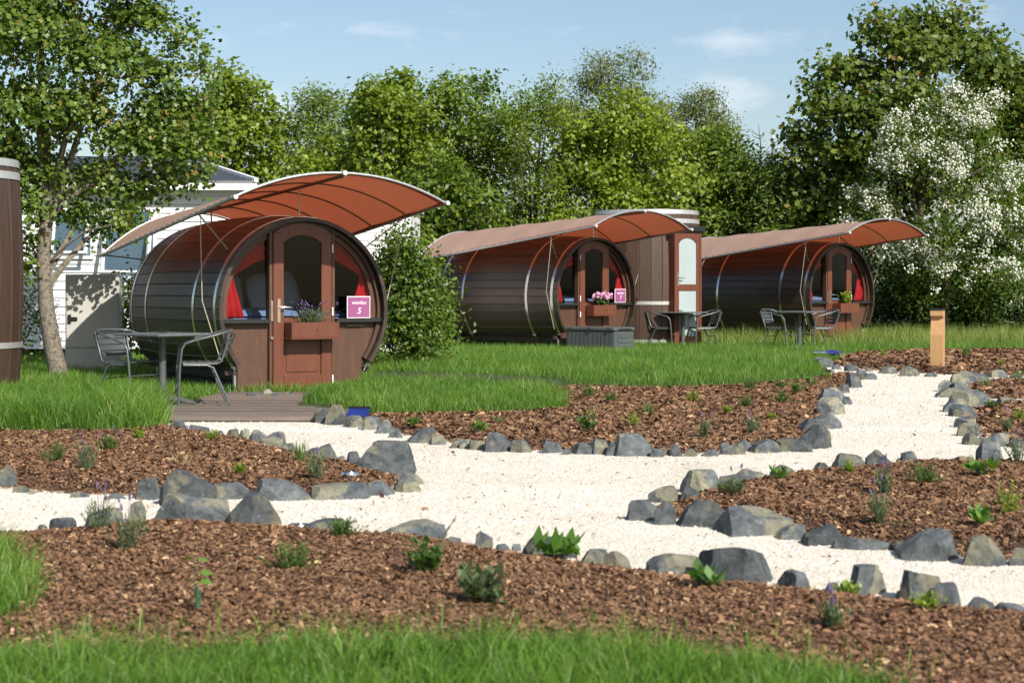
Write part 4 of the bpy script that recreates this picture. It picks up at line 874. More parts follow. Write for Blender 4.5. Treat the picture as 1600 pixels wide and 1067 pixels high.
def box_plant(loc, rz, kind, label, z=.83):
    c = local(loc, rz, .07, -.03, z)
    if kind == 'lav':
        V, _, F4, T = stems_leaves(46, .17, .22, 16, .008, .045, .38); o = mobj('lavender_plant', np_mesh('lavender_plant', V, None, F4, T), M['lav'])
        V, F4, T = spikes(26, .16, .26, .2); mobj('flower_spikes', np_mesh('flower_spikes', V, None, F4, T), M['purple'], o)['kind'] = 'stuff'
        sx = 1.5
    elif kind == 'pink':
        V, _, F4, T = stems_leaves(40, .19, .2, 12, .04, .06, .6); o = mobj('pink_geranium', np_mesh('pink_geranium', V, None, F4, T), M['herb'])
        Vs, Fs, T = [], [], []
        for k in range(34):
            a = rng.uniform(0, 6.28); r = .26*math.sqrt(rng.uniform()); cc = np.array([math.cos(a)*r, math.sin(a)*r*.6-.02, .13+.11*rng.uniform()-.2*r*r])
            for j in range(12):
                d = rng.normal(0, 1, 3); d /= np.linalg.norm(d); e = np.cross(d, [.3, .5, .8]); e /= np.linalg.norm(e); f_ = np.cross(d, e); b = len(Vs)*4; pc = cc+d*.028
                Vs.append([pc-e*.02, pc-f_*.02, pc+e*.02, pc+f_*.02]); Fs.append([b, b+1, b+2, b+3]); T += [rng.uniform()]*4
        mobj('flower_heads', np_mesh('flower_heads', np.array(Vs).reshape(-1, 3), None, np.array(Fs), T), M['pink'], o)['kind'] = 'stuff'; sx = 1.1
    else:
        V, _, F4, T = stems_leaves(34, .26, .2, 14, .045, .06, .35); o = mobj('basil_plant', np_mesh('basil_plant', V, None, F4, T), M['sprig']); sx = .9
    o.location = c; o.rotation_euler = (0, 0, rz); o.scale = (sx, .8, 1); return tag(o, label, 'plant', 'plants in the flower boxes')
box_plant(B1, A1, 'lav', 'lavender with small purple flowers in the nearest door box')
box_plant(B2, A2, 'pink', 'pink flowering geranium in the middle door box')
box_plant(B3, A3, 'herb', 'bright green leafy herb in the farthest door box')

# ------------------------------------------------------------------ tables and chairs
def chair(x, y, z, rz, label):
    t = empty('armchair', (x, y, z), rz); tag(t, label, 'chair', 'grey slatted garden chairs')
    for s in (-1, 1):
        mobj('arm_tube', cached(('arm', s, 'c'), lambda: MB().tube([(s*.235, .25, 0), (s*.25, .235, .40), (s*.258, .215, .58), (s*.265, .18, .635), (s*.268, .10, .66), (s*.262, -.10, .71), (s*.235, -.22, .745), (s*.16, -.285, .76), (0, -.305, .765)], .0125, 8).mesh('arm_tube', 60)), M['chair'], t)
        mobj('back_post', cached(('bp', s), lambda: MB().tube([(s*.215, .20, .425), (s*.215, -.14, .425), (s*.21, -.185, .45), (s*.215, -.24, .62), (s*.225, -.268, .742)], .0115, 8).mesh('back_post', 60)), M['chair'], t)
        mobj('rear_leg', cached(('rl', s), lambda: MB().tube([(s*.215, .20, .412), (s*.218, -.04, .410), (s*.222, -.10, .385), (s*.24, -.27, 0)], .0115, 8).mesh('rear_leg', 60)), M['chair'], t)
    mobj('stretcher', cached('str', lambda: MB().tube([(-.226, -.155, .27), (.226, -.155, .27)], .008, 6).mesh('stretcher', 60)), M['chair'], t)
    mobj('stretcher', cached('str2', lambda: MB().tube([(-.238, .238, .30), (.238, .238, .30)], .008, 6).mesh('stretcher', 60)), M['chair'], t)
    for k in range(5):
        yy = .175-.078*k; mobj('seat_slat', cached(('ss', k), lambda: MB().box(-.225, .225, yy-.032, yy+.032, .432, .442).mesh('seat_slat')), M['slat'], t)
    for k in range(4):
        def bs(k=k):
            z0 = .515+.062*k; mb = MB(); pts = []
            for i in range(9):
                u = -1+2*i/8; pts.append((u*.215, -.205-.045*(1-u*u)-.026*k))
            V = []; Fs = []
            for (px_, py_) in pts: V += [(px_, py_, z0-.024), (px_, py_-.010, z0+.024), (px_, py_-.018, z0+.024), (px_, py_-.008, z0-.024)]
            for i in range(8):
                for q in range(4): Fs.append((i*4+q, i*4+(q+1) % 4, (i+1)*4+(q+1) % 4, (i+1)*4+q))
            return mb.add(V, Fs+[(0, 1, 2, 3), (35, 34, 33, 32)]).mesh('back_slat', 40)
        mobj('back_slat', cached(('bs', k), bs), M['slat'], t)
    return t
def table(x, y, z, rz, label):
    t = empty('bistro_table', (x, y, z), rz); tag(t, label, 'table', 'grey bistro tables')
    mobj('table_top', cached('ttop', lambda: MB().box(-.35, .35, -.35, .35, .705, .733).mesh('table_top', None, .006)), M['tabletop'], t)
    mobj('column', cached('tcol', lambda: MB().lathe([(.045, .05), (.038, .10), (.036, .66), (.05, .70), (.12, .704)], 16).mesh('column', 40)), M['chair'], t)
    for k in range(4):
        def foot(k=k):
            a = k*math.pi/2+math.pi/4; c, s = math.cos(a), math.sin(a); mb = MB()
            A = [(r, h) for r, h in ((.02, .10), (.10, .095), (.22, .065), (.33, .03), (.345, .0))]; Bq = [(.02, .035), (.10, .04), (.20, .03), (.30, .004), (.33, .0)]
            mb.band(A, Bq, -.028, .028); mb.v = [(c*p[0]-s*p[1], s*p[0]+c*p[1], p[2]) for p in mb.v]; return mb.mesh('base_foot', 40, .004)
        mobj('base_foot', cached(('tf', k), foot), M['chair'], t)
    return t
def ashtray(x, y, z, label):
    o = MB().lathe([(.045, 0), (.055, .004), (.06, .035), (.05, .036), (.04, .01)], 16).build('ashtray', M['cglass'], None, 30, 0, (x, y, z)); tag(o, label, 'ashtray')
for k, (u, Y, z, da, nm) in enumerate(((254, 17.75, .055, 0, 'on the deck beside the nearest barrel'), (1067, 33.2, .06, .05, 'in front of the frosted door'), (1249, 31.9, .09, 0, 'in front of the farthest barrel'))):
    x = X_at(u, Y)
    table(x, Y, z, math.radians(52+da*40), 'square grey pedestal table '+nm)
    chair(x-.36, Y+.10, z, math.radians(-122+(8 if k == 1 else 0)), 'grey slatted armchair left of the table '+nm)
    chair(x+.40, Y+.02, z, math.radians(104), 'grey slatted armchair right of the table '+nm)
    if k == 0: ashtray(x+.02, Y-.1, z+.733, 'clear glass ashtray on the nearest table')
    if k == 1: ashtray(x-.05, Y, z+.733, 'small glass ashtray on the table by the frosted door')
# deck
dk = empty('wooden_deck', (-2.6, 18, 0)); tag(dk, 'low brown plank deck under the nearest table', 'deck')
for k in range(26):
    y = 16.12+k*.146; xl = -3.66+.05*math.sin(k*3.1)+max(0, k-3)*.016; xr = -1.62+k*.012; mb = MB().box(xl+2.6, xr+2.6, y-18, y+.138-18, .01, .052+.003*math.sin(k*2.3)); mb.build('plank', M['deck'], dk, None, .003)
# grey storage chest by barrel two
q = Vector((X_at(960, 30.2), 30.2, .085)); sb = empty('storage_chest', q, A2); tag(sb, 'long grey plastic storage chest in the grass before the middle barrel', 'chest')
MB().box(0, .52, 0, 1.16, 0, .40).build('body', M['plastic'], sb, None, .012)
MB().box(-.018, .538, -.018, 1.178, .402, .475).build('lid', M['plastic'], sb, None, .02)
for k in range(11): MB().box(-.010, -.0005, .035+k*.10, .115+k*.10, .03, .375).build('side_rib', M['plastic'], sb, None, .003)
for k in range(4): MB().box(.08, .44, -.010, -.0005, .035+k*.085, .105+k*.085).build('end_rib', M['plastic'], sb, None, .003)
MB().box(.09, .43, -.026, -.019, .425, .450).build('end_grip', M['black'], sb, None, .003)
for y in (.12, .58, 1.04): MB().box(-.030, -.019, y-.03, y+.03, .40, .46).build('latch', M['black'], sb)

# ------------------------------------------------------------------ upright barrels
def upright(loc, rz, rad, hgt, label, door, nst=30):
    root = empty('upright_barrel', loc, rz); tag(root, label, 'upright barrel', 'upright bathroom barrels')
    def rr(z): return rad*(.93+.07*(1-((z-hgt/2)/(hgt/2))**2))
    h = math.pi/nst
    def st():
        mb = MB(); V = []; Fs = []
        for i in range(9):
            z = hgt*i/8; r = rr(z)
            for (q, a) in ((r-.04, -h), (r-.006, -h*.985), (r, -h*.9), (r, h*.9), (r-.006, h*.985), (r-.04, h)): V.append((q*math.cos(a), q*math.sin(a), z))
        for i in range(8):
            for k in range(6): Fs.append((i*6+k, i*6+(k+1) % 6, (i+1)*6+(k+1) % 6, (i+1)*6+k))
        return mb.add(V, Fs+[(0, 1, 2, 3, 4, 5), tuple(48+k for k in (5, 4, 3, 2, 1, 0))]).mesh('stave', 30)
    me = cached(('ust', rad, nst), st)
    for k in range(nst):
        o = mobj('stave', me, M['ustave'], root); o.rotation_euler = (0, 0, 2*h*k)
    for z in ((.10, .62, hgt-.17, hgt-.03) if not door else (.12, .86, hgt-.21, hgt-.035)):
        wd = .033 if z < 2 else .042
        def hp(z=z, wd=wd):
            mb = MB(); n = 60; V = []; Fs = []
            for i in range(n):
                a = 2*math.pi*i/n
                for zz, d in ((z-wd, .002), (z-wd, .008), (z+wd, .008), (z+wd, .002)): V.append(((rr(min(zz, hgt))+d)*math.cos(a), (rr(min(zz, hgt))+d)*math.sin(a), zz))
            for i in range(n):
                for q in range(4): j = (i+1) % n; Fs.append((i*4+q, i*4+(q+1) % 4, j*4+(q+1) % 4, j*4+q))
            return mb.add(V, Fs).mesh('hoop', 30)
        mobj('hoop', cached(('uh', rad, z), hp), M['bandsteel'], root)
    MB().lathe([(rad*.9, hgt-.09), (rad*.9, hgt-.05)], 40).build('roof_board', M['dark'], root)
    MB().lathe([(rad*.96, -.10), (rad*.96, -.002)], 40).build('plinth', M['conc'], root)
    return root
M['ustave'] = pm('upright_stave_wood', [(.045, .024, .016), (.075, .042, .028)], 5, .55, .25, 30, stretch=(6, 6, .6), objrand=.2)
M['bandsteel'] = pm('dull_band_steel', [(.50, .50, .48), (.62, .62, .60)], 12, .45, metal=.6)
TB = Vector((X_at(1010, 34.3), 34.3, .10)); TH = 2.66
upright(TB, 0, 1.09, TH, 'brown upright barrel with frosted arched door behind the middle barrel', True)
da = math.atan2(.62, .785)                                  # door of the upright barrel, facing right of the camera
dr = empty('entrance_door', TB+Vector((math.sin(da)*.97, -math.cos(da)*.97, -.02)), da)
tag(dr, 'red brown door frame with tall arched frosted pane on the upright barrel', 'door')
MB().box(-.36, -.315, -.22, .35, 0, 2.26).build('jamb', M['door'], dr, None, .004); MB().box(.315, .36, -.22, .35, 0, 2.26).build('jamb', M['door'], dr, None, .004)
MB().box(-.42, .42, -.27, .4, 2.262, 2.36).build('lintel', M['black'], dr, None, .006)
MB().box(-.314, -.235, -.21, -.165, .05, 2.10).box(.235, .314, -.21, -.165, .05, 2.10).box(-.234, .234, -.209, -.166, .05, .24).box(-.234, .234, -.209, -.166, 1.12, 1.24).build('door_leaf', M['door'], dr, None, .004)
MB().band([(-.314+.628*i/20, 2.255) for i in range(21)], [(x, 2.101 if abs(x) > .236 else 1.99+.15*math.sqrt(max(0, 1-(x/.236)**2))) for x in [-.314+.628*i/20 for i in range(21)]], -.2095, -.1655).build('arched_rail', M['door'], dr)
MB().box(-.24, .24, -.19, -.18, 1.23, 2.15).build('upper_pane', M['frost'], dr); MB().box(-.24, .24, -.19, -.18, .23, 1.13).build('lower_pane', M['frost'], dr)
MB().box(-.29, -.26, -.222, -.211, 1.20, 1.46).tube([(-.275, -.22, 1.36), (-.275, -.26, 1.36), (-.14, -.262, 1.36)], .010, 8).build('handle', M['chrome'], dr, 40)
MB().box(-.36, .36, -.2, .3, -.12, -.001).build('threshold', M['dark'], dr)
LB = Vector((X_at(31, 19.2)-.86, 19.2, .0)); upright(LB, .1, .87, 2.66, 'tall upright barrel cut off by the left picture edge', False, 26)

# ------------------------------------------------------------------ mobile home, annex, cabinet
def home():
    Y = 28.0; x0, x1 = -11.5, X_at(398, Y)-.15; root = empty('mobile_home', (0, Y, .1)); tag(root, 'white boarded mobile home with slate blue metal roof behind the tree', 'mobile home')
    MB().box(x0, x1, .05, 3.6, .16, 2.78).build('wall_core', M['siding'], root); MB().box(x0+.1, x1-.1, .2, 3.4, -.15, .158).build('plinth', M['dark'], root)
    for k in range(19):
        z = .165+k*.1375; mb = MB().add([(x0, .0, z), (x1, .0, z), (x1, .018, z+.132), (x0, .018, z+.132), (x0, .049, z), (x1, .049, z), (x1, .049, z+.132), (x0, .049, z+.132)], [(0, 1, 2, 3), (4, 7, 6, 5), (0, 4, 5, 1), (3, 2, 6, 7), (0, 3, 7, 4), (1, 5, 6, 2)]); mb.build('siding_board', M['siding'], root)
    for x in (x1-.06,): MB().box(x, x+.10, -.025, 3.62, .15, 2.785).build('corner_trim', M['white'], root)
    MB().box(x0-.2, x1+.22, -.28, -.24, 2.72, 2.86).build('fascia', M['white'], root); MB().box(x0-.2, x1+.2, -.238, .05, 2.79, 2.82).build('soffit', M['white'], root)
    rz0, rz1 = 2.85, 3.36; ex = x1+.22; rx = X_at(296, Y+1.9)
    roof = MB().add([(x0-.2, -.30, rz0), (ex, -.30, rz0), (rx, 1.8, rz1), (x0-.2, 1.8, rz1), (ex, 3.9, rz0), (x0-.2, 3.9, rz0)], [(0, 1, 2, 3), (1, 4, 2), (3, 2, 4, 5), (0, 5, 4, 1), (0, 3, 5)]).build('roof', M['roof'], root)
    for k in range(12):
        f = (k+.5)/12; xe = ex+(rx-ex)*f; y = -.30+2.1*f; z = rz0+(rz1-rz0)*f; MB().obox(((x0-.2+xe)/2, y, z+.012), ((xe-x0+.2)/2-.02, 0, 0), (0, .03, .0075), (0, -.003, .012)).build('roof_rib', M['roof'], roof)
    MB().obox(((ex+rx)/2, .75, (rz0+rz1)/2+.03), ((rx-ex)/2, 1.05, (rz1-rz0)/2), (.03, .014, 0), (0, 0, .03)).build('hip_cap', M['white'], roof)
    MB().tube([(x0, 1.8, rz1+.01), (rx, 1.8, rz1+.01)], .05, 8).build('ridge_cap', M['roof'], roof, 40)
    for (u0, u1, v0, v1) in ((84, 142, 332, 400), (164, 240, 330, 432)):
        wx0, wx1, z0, z1 = X_at(u0, Y), X_at(u1, Y), Z_at(v1, Y)-.1, Z_at(v0, Y)-.1
        wd = MB().box(wx0-.05, wx1+.05, -.03, -.004, z0-.05, z0).box(wx0-.05, wx1+.05, -.03, -.004, z1, z1+.05).box(wx0-.05, wx0, -.03, -.004, z0, z1).box(wx1, wx1+.05, -.03, -.004, z0, z1).build('window', M['white'], root)
        MB().box(wx0, wx1, -.02, -.006, z0, z1).build('pane', M['pane'], wd)
        t = .30; dz = (z1-z0)                                     # top hung sash swung outward
        s = MB().add([(wx0, -.03, z1), (wx1, -.03, z1), (wx1, -.03-dz*t, z0+dz*.06), (wx0, -.03-dz*t, z0+dz*.06), (wx0, -.045, z1), (wx1, -.045, z1), (wx1, -.045-dz*t, z0+dz*.06), (wx0, -.045-dz*t, z0+dz*.06)], [(0, 1, 2, 3), (4, 7, 6, 5), (0, 4, 5, 1), (1, 5, 6, 2), (2, 6, 7, 3), (3, 7, 4, 0)]).build('sash_pane', M['glass'], wd)
        for x in (wx0+.03, wx1-.03): MB().tube([(x, -.05, z1), (x, -.05-dz*t, z0+dz*.06)], .032, 4).build('sash_bar', M['white'], wd)
        MB().tube([(wx0, -.05-dz*t, z0+dz*.06), (wx1, -.05-dz*t, z0+dz*.06)], .032, 4).build('sash_bar', M['white'], wd)
home()
Y = 29.5; ax0, ax1 = X_at(405, Y), X_at(639, Y); an = empty('white_annex', (0, Y, .1)); tag(an, 'white boarded annex wall seen past the nearest awning', 'annex')
MB().box(ax0, ax1, .05, 3.0, 0, 2.52).build('wall_core', M['siding'], an)
for k in range(18): z = .02+k*.1385; MB().box(ax0, ax1, .012, .049, z, z+.130).build('siding_board', M['siding'], an)
MB().box(ax1-.05, ax1+.03, -.01, 3.02, 0, 2.53).build('corner_trim', M['white'], an); MB().box(ax0-.02, ax1+.10, -.1, 3.1, 2.535, 2.60).build('roof', M['white'], an)
q = Vector((X_at(102, 24.1), 24.1, .06)); cb = empty('utility_cabinet', q, .10); tag(cb, 'cream metal utility cabinet dappled with leaf shade beside the trunk', 'cabinet')
MB().box(0, .74, 0, .55, 0, 1.38).build('body', M['cream'], cb, None, .008)
MB().box(.015, .73, -.022, -.0005, .36, 1.355).build('door', M['cream'], cb, None, .006); MB().box(.015, .73, -.018, -.0005, .03, .335).build('kick_panel', M['cream'], cb, None, .006)
MB().box(.04, .085, -.05, -.0225, .70, .82).box(.085, .17, -.045, -.028, .735, .785).build('latch', M['black'], cb, None, .004)

# wooden bollard lamp
q = P(1465, 579); wp = .215; bo = empty('bollard_post', (q.x, q.y, bed_h(q)-.04), math.radians(-24)); tag(bo, 'square light wooden bollard post with black cap and notched light slot', 'post')
hh = 90/(F/q.y)+.03; hw = .088
prof = [(-hw, 0), (hw, 0), (hw, hh-.015), (-hw, hh-.015), (-hw, hh-.085), (-hw+.06, hh-.12), (-hw, hh-.36)]
V = [(y, x, z) for x in (-hw, hw) for y, z in prof]; n = len(prof)
mb = MB().add([(a[0], a[1], a[2]) for a in V], [tuple(range(n)), tuple(range(2*n-1, n-1, -1))]+[(i, (i+1) % n, n+(i+1) % n, n+i) for i in range(n)])
ob = mb.build('shaft', M['post'], bo); ob.rotation_euler = (0, 0, math.radians(90))
MB().box(-hw-.002, hw+.002, -hw-.002, hw+.002, hh-.0145, hh+.012).build('cap', M['black'], bo, None, .004)

# small solar lamps
def disc(u, v, wpx, label):
    q = P(u, v); r = wpx/2/(F/q.y); o = empty('solar_disc_lamp', (q.x, q.y+r*.6, bed_h(q)+.012)); o.rotation_euler = (math.radians(-6), 0, 0); tag(o, label, 'lamp', 'flat round solar lamps')
    MB().lathe([(r*.9, -.03), (r, 0), (r, .014), (r*.93, .022), (r*.74, .024)], 28).build('steel_ring', M['chrome'], o, 30); MB().lathe([(r*.72, .0245), (r*.70, .028)], 28).build('solar_cell', M['solar'], o)
disc(293, 680, 23, 'round steel solar lamp between the left bed stones and long grass'); disc(466, 826, 38, 'round steel solar lamp beside the flat stone of the foreground bed'); disc(546, 759, 28, 'round steel solar lamp lying behind the long stones of the left bed')
q = P(557, 657); o = empty('blue_solar_panel', (q.x, q.y+.1, q.z+.03), -.25); tag(o, 'small blue solar panel lamp behind the stones before the barrel', 'lamp')
MB().add([(-.10, -.03, 0), (.10, -.03, 0), (.10, .05, .075), (-.10, .05, .075), (-.10, 0, -.04), (.10, 0, -.04), (.10, .065, .06), (-.10, .065, .06)], [(0, 1, 2, 3), (4, 7, 6, 5), (0, 4, 5, 1), (1, 5, 6, 2), (2, 6, 7, 3), (3, 7, 4, 0)]).build('panel', M['blue'], o)
MB().box(-.105, .105, .045, .07, .075, .095).build('rim', M['black'], o)
q = P(1293, 561); o = empty('blue_spot_lamp', (q.x, q.y, q.z+.10), -.15); tag(o, 'blue tube shaped garden spot lamp lying at the far bed corner', 'lamp')
for nm, a, b, r, m_ in (('barrel', -.02, .12, .048, 'blue'), ('glass_head', -.22, -.02, .036, 'chrome'), ('rear_tube', .12, .24, .034, 'blue')): MB().tube([(a, 0, 0), (b, 0, 0)], r, 12).build(nm, M[m_], o, 40)
MB().tube([(.03, 0, -.03), (.03, 0, -.15)], .012, 8).build('spike', M['black'], o, 40)

# ------------------------------------------------------------------ trees
LEAF = {'diamond': (np.array([(0, 0, 0), (-.32, .45, .07), (0, 1, 0), (.32, .45, .07)]), [(0, 2, 1), (0, 3, 2)]),
        'narrow': (np.array([(0, 0, 0), (-.17, .5, .03), (0, 1, -.06), (.17, .5, .03)]), [(0, 2, 1), (0, 3, 2)]),
        'maple': (np.array([(0, 0, 0), (-.5, .22, .05), (-.24, .42, .02), (-.42, .80, .06), (0, 1, -.06), (.42, .80, .06), (.24, .42, .02), (.5, .22, .05)]), [(0, 2, 1), (0, 4, 2), (2, 4, 3), (0, 6, 4), (6, 5, 4), (0, 7, 6)])}
def leaves(C, Nrm, size, shape):
    n = len(C); T0, F0 = LEAF[shape]; a = rng.normal(0, 1, (n, 3)); x = np.cross(Nrm, a); x /= np.linalg.norm(x, axis=1)[:, None]; y = np.cross(Nrm, x)
    s = size*rng.uniform(.65, 1.25, n); k = len(T0)
    V = C[:, None, :]+(T0[None, :, 0, None]*x[:, None, :]+(T0[None, :, 1, None]-.4)*y[:, None, :]+T0[None, :, 2, None]*Nrm[:, None, :])*s[:, None, None]
    Fx = (np.arange(n)[:, None, None]*k+np.array(F0)[None]).reshape(-1, 3); return V.reshape(-1, 3), Fx, k
def crown_pts(lobes, n, leaf, per=9, clump=2.0, shell=.30):
    L = np.array(lobes); wgt = (L[:, 3]*L[:, 4]+L[:, 4]*L[:, 5]+L[:, 3]*L[:, 5]); nt = max(1, n//per)
    idx = rng.choice(len(L), int(nt*2.2), p=wgt/wgt.sum()); d = rng.normal(0, 1, (len(idx), 3)); d /= np.linalg.norm(d, axis=1)[:, None]
    d[:, 2] = np.where((d[:, 2] < -.15) & (rng.uniform(0, 1, len(idx)) < .7), -d[:, 2], d[:, 2]); rr = 1-np.abs(rng.normal(0, shell, len(idx))); rr = np.clip(rr, .1, 1.); C = L[idx, :3]+d*L[idx, 3:6]*rr[:, None]
    deep = np.zeros(len(C), bool)
    for l in L: deep |= (((C-l[:3])/l[3:6])**2).sum(1) < .42
    keep = ~deep | (rng.uniform(0, 1, len(C)) < .35); keep &= C[:, 2] > .15; C, d = C[keep][:nt], d[keep][:nt]
    C2 = np.repeat(C, per, 0)+rng.normal(0, 1, (len(C)*per, 3))*leaf*clump*np.array([1, 1, .75]); d2 = np.repeat(d, per, 0)
    nr = d2*.65+np.array([.08, -.22, .5])+np.repeat(rng.normal(0, .42, C.shape), per, 0)+rng.normal(0, .38, d2.shape); nr /= np.linalg.norm(nr, axis=1)[:, None]
    tw = np.repeat(rng.normal(0, .19, len(C)), per); return C2, nr, tw, C
def tree(name, u0, u1, v0, v1, Y, mat, label, n, leaf=.11, shape='diamond', nl=14, depth=None, lobes=None, trunk_r=.11, bark='darkbark', cat='tree', group='trees behind the garden', seed=0, clump=2., bias=0., lobe_r=(.22, .36), trunk=None, per=9, limbs=9, shoots=0):
    r = random.Random(seed*17+3); x0, x1 = X_at(u0, Y), X_at(u1, Y); zt, zb = Z_at(v0, Y), max(Z_at(v1, Y), .1); cx, hw = (x0+x1)/2, (x1-x0)/2; dp = depth or max(hw, 1.2); cz, hz = (zt+zb)/2, (zt-zb)/2
    if lobes is None:
        lobes = []
        for k in range(nl):
            f = (k+.5)/nl; z = -1+2*f; wz = math.sqrt(max(.05, 1-max(0, z)**2*.75)); a = k*2.4+r.uniform(-.5, .5); q = wz*r.uniform(.25, .95)
            rad = r.uniform(*lobe_r); rx = max(rad*hw*1.5, .35); rz = max(rad*min(hz, hw*1.8)*.8, .28)
            lobes.append((cx+math.cos(a)*q*(hw-rx*.4), Y+math.sin(a)*q*(dp-rx*.4), cz+z*(hz-rz), rx, min(rx, dp), rz))
        for k in range(shoots):                              # upright sprays that break the outline
            a = r.uniform(0, 6.28); q = r.uniform(.1, .95); ln = r.uniform(.25, .6)
            lobes.append((cx+math.cos(a)*q*hw, Y+math.sin(a)*q*dp*.7-.3, cz+hz*(1-.55*q*q)*r.uniform(.75, 1.02), r.uniform(.12, .26), r.uniform(.12, .26), ln))
    root = empty(name, (cx if trunk is None else trunk[0][0], Y if trunk is None else trunk[0][1], gz(0, Y))); tag(root, label, cat, group); off = Vector(root.location)
    C, nr, tw, _ = crown_pts(lobes, n, leaf, per, clump); V, Fx, k = leaves(C, nr, leaf, shape)
    t = np.clip(.5+bias+np.repeat(tw+rng.normal(0, .15, len(C)), k), 0, 1)
    mobj('crown', np_mesh('crown', V-np.array(off), Fx, None, t), M[mat], root)
    mb = MB(); tp = trunk or [(cx, Y, -.1), (cx+r.uniform(-.15, .15), Y, zb+hz*.5), (cx+r.uniform(-.2, .2), Y, zt-hz*.35)]
    m = len(tp); mb.tube([Vector(p)-off for p in tp], [trunk_r*(1-.75*i/(m-1)) for i in range(m)], 9)
    for l in r.sample(lobes, min(limbs, len(lobes))):
        k = r.uniform(.3, .85)*(m-1); i = min(int(k), m-2); st = Vector(tp[i]).lerp(Vector(tp[i+1]), k-i); en = Vector(l[:3])
        if en.z < st.z-.2: continue
        md = st.lerp(en, .5)+Vector((r.uniform(-.1, .1), r.uniform(-.1, .1), .12)); e2 = en+Vector((r.uniform(-.3, .3)*l[3], r.uniform(-.3, .3)*l[3], l[5]*.5))
        mb.tube([st-off, md-off, en-off, e2-off], [trunk_r*.42, trunk_r*.28, trunk_r*.15, trunk_r*.05], 6)
    mb.build('trunk', M[bark], root, 60); return root, lobes
BT = [
 ('broadleaf_tree', 285, 445, 112, 500, 45, 'leaf_bright', 'light green tree rising behind the mobile home roof', 15000, .13, 0),
 ('broadleaf_tree', 195, 345, 150, 480, 46, 'leaf_bright', 'leafy tree half hidden behind the maple crown and roof', 9000, .13, 0),
 ('broadleaf_tree', 420, 580, 130, 500, 46.5, 'leaf_mid', 'green tree directly above the nearest awning', 13000, .11, 0),
 ('broadleaf_tree', 535, 670, 114, 500, 44, 'leaf_bright', 'bright green tree right above the nearest awning apex', 14000, .12, 0),
 ('broadleaf_tree', 640, 805, 106, 525, 45.5, 'leaf_mid', 'tall green tree between the nearest and the middle awning', 16000, .11, 0),
 ('broadleaf_tree', 765, 905, 124, 500, 44, 'leaf_bright', 'bright tree above the left half of the middle awning', 14000, .11, 0),
 ('broadleaf_tree', 870, 1075, 152, 500, 43, 'leaf_bright', 'broad lime green tree above the middle awning apex', 18000, .11, .08),
 ('broadleaf_tree', 1055, 1185, 205, 510, 44, 'leaf_mid', 'green tree above the frosted door of the upright barrel', 12000, .11, 0),
 ('broadleaf_tree', 1140, 1275, 238, 525, 43, 'leaf_mid', 'lower dark green tree above the farthest awning', 11000, .11, -.12),
 ('broadleaf_tree', 600, 780, 250, 530, 42, 'leaf_mid', 'low bushy tree behind the gap left of the middle barrel', 11000, .11, 0),
 ('broadleaf_tree', 430, 620, 230, 500, 43.5, 'leaf_bright', 'low bright bushy tree behind the nearest awning', 10000, .12, .05),
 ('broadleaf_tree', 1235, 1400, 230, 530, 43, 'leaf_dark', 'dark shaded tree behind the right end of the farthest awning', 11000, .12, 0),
 ('broadleaf_tree', 1500, 1700, 90, 525, 45, 'leaf_mid', 'green tree at the right edge behind the white blossoms', 16000, .12, -.1),
]
for i, (nm, u0, u1, v0, v1, Y, mt, lb, n, lf, bi) in enumerate(BT):
    tree(nm, u0-22, u1+22, v0+10, v1, Y, mt, lb, int(n*1.25), lf*1.25, ('diamond', 'diamond', 'narrow')[i % 3], 30, seed=i+1, bias=bi+(.12, .03, .17, .08)[i % 4], depth=2.3, lobe_r=(.12, .33), trunk_r=.10, per=13, clump=1.4, shoots=16, limbs=14)
tree('robinia_tree', 845, 1065, 80, 330, 53, 'leaf_robinia', 'tall airy greyish tree topping the skyline above the middle barrel', 17000, .13, 'narrow', 22, seed=31, clump=1.7, per=16, lobe_r=(.14, .24), trunk_r=.13, limbs=14)
tree('robinia_tree', 1025, 1158, 134, 340, 52, 'leaf_robinia', 'airy greyish tree with drooping edge at the right end of the skyline', 11000, .13, 'narrow', 17, seed=35, clump=1.7, per=16, lobe_r=(.16, .28), trunk_r=.11, limbs=11)
# the large maple on the right, lobes follow its tiers
Y = 41.5; lob = []
for (u, v, rp, dy) in ((1385, 60, 42, 0), (1430, 95, 52, -.6), (1350, 120, 48, .3), (1475, 60, 50, .5), (1500, 30, 24, 0), (1520, 105, 50, -.4), (1560, 130, 52, .5), (1590, 170, 50, 0), (1300, 110, 26, 0), (1290, 175, 34, -.4), (1275, 140, 22, 0), (1340, 190, 52, -.8), (1265, 215, 36, .2), (1320, 250, 55, -.5), (1250, 250, 26, 0),
                       (1265, 290, 45, .3), (1400, 170, 60, -.9), (1450, 200, 65, -.3), (1380, 250, 60, -.9), (1330, 320, 58, -.6), (1270, 340, 45, 0), (1600, 240, 60, .3), (1530, 190, 60, .6), (1420, 40, 22, 0), (1370, 30, 18, 0), (1455, 25, 16, 0), (1540, 75, 28, 0), (1590, 115, 26, 0), (1620, 330, 60, .3), (1460, 300, 70, .6)):
    s = Y/F; lob.append((X_at(u, Y), Y+dy, Z_at(v, Y), rp*s*.86, rp*s*.86, rp*s*.52))
tree('maple_tree', 1225, 1620, 8, 480, Y, 'leaf_olive', 'tall olive maple with reddish seed clusters at the right', 21000, .145, 'maple', seed=41, lobes=lob, trunk_r=.17, clump=1.7, limbs=26, trunk=[(X_at(1440, Y), Y, -.1), (X_at(1435, Y), Y, 2.5), (X_at(1440, Y), Y, 5.), (X_at(1440, Y), Y, 7.)])
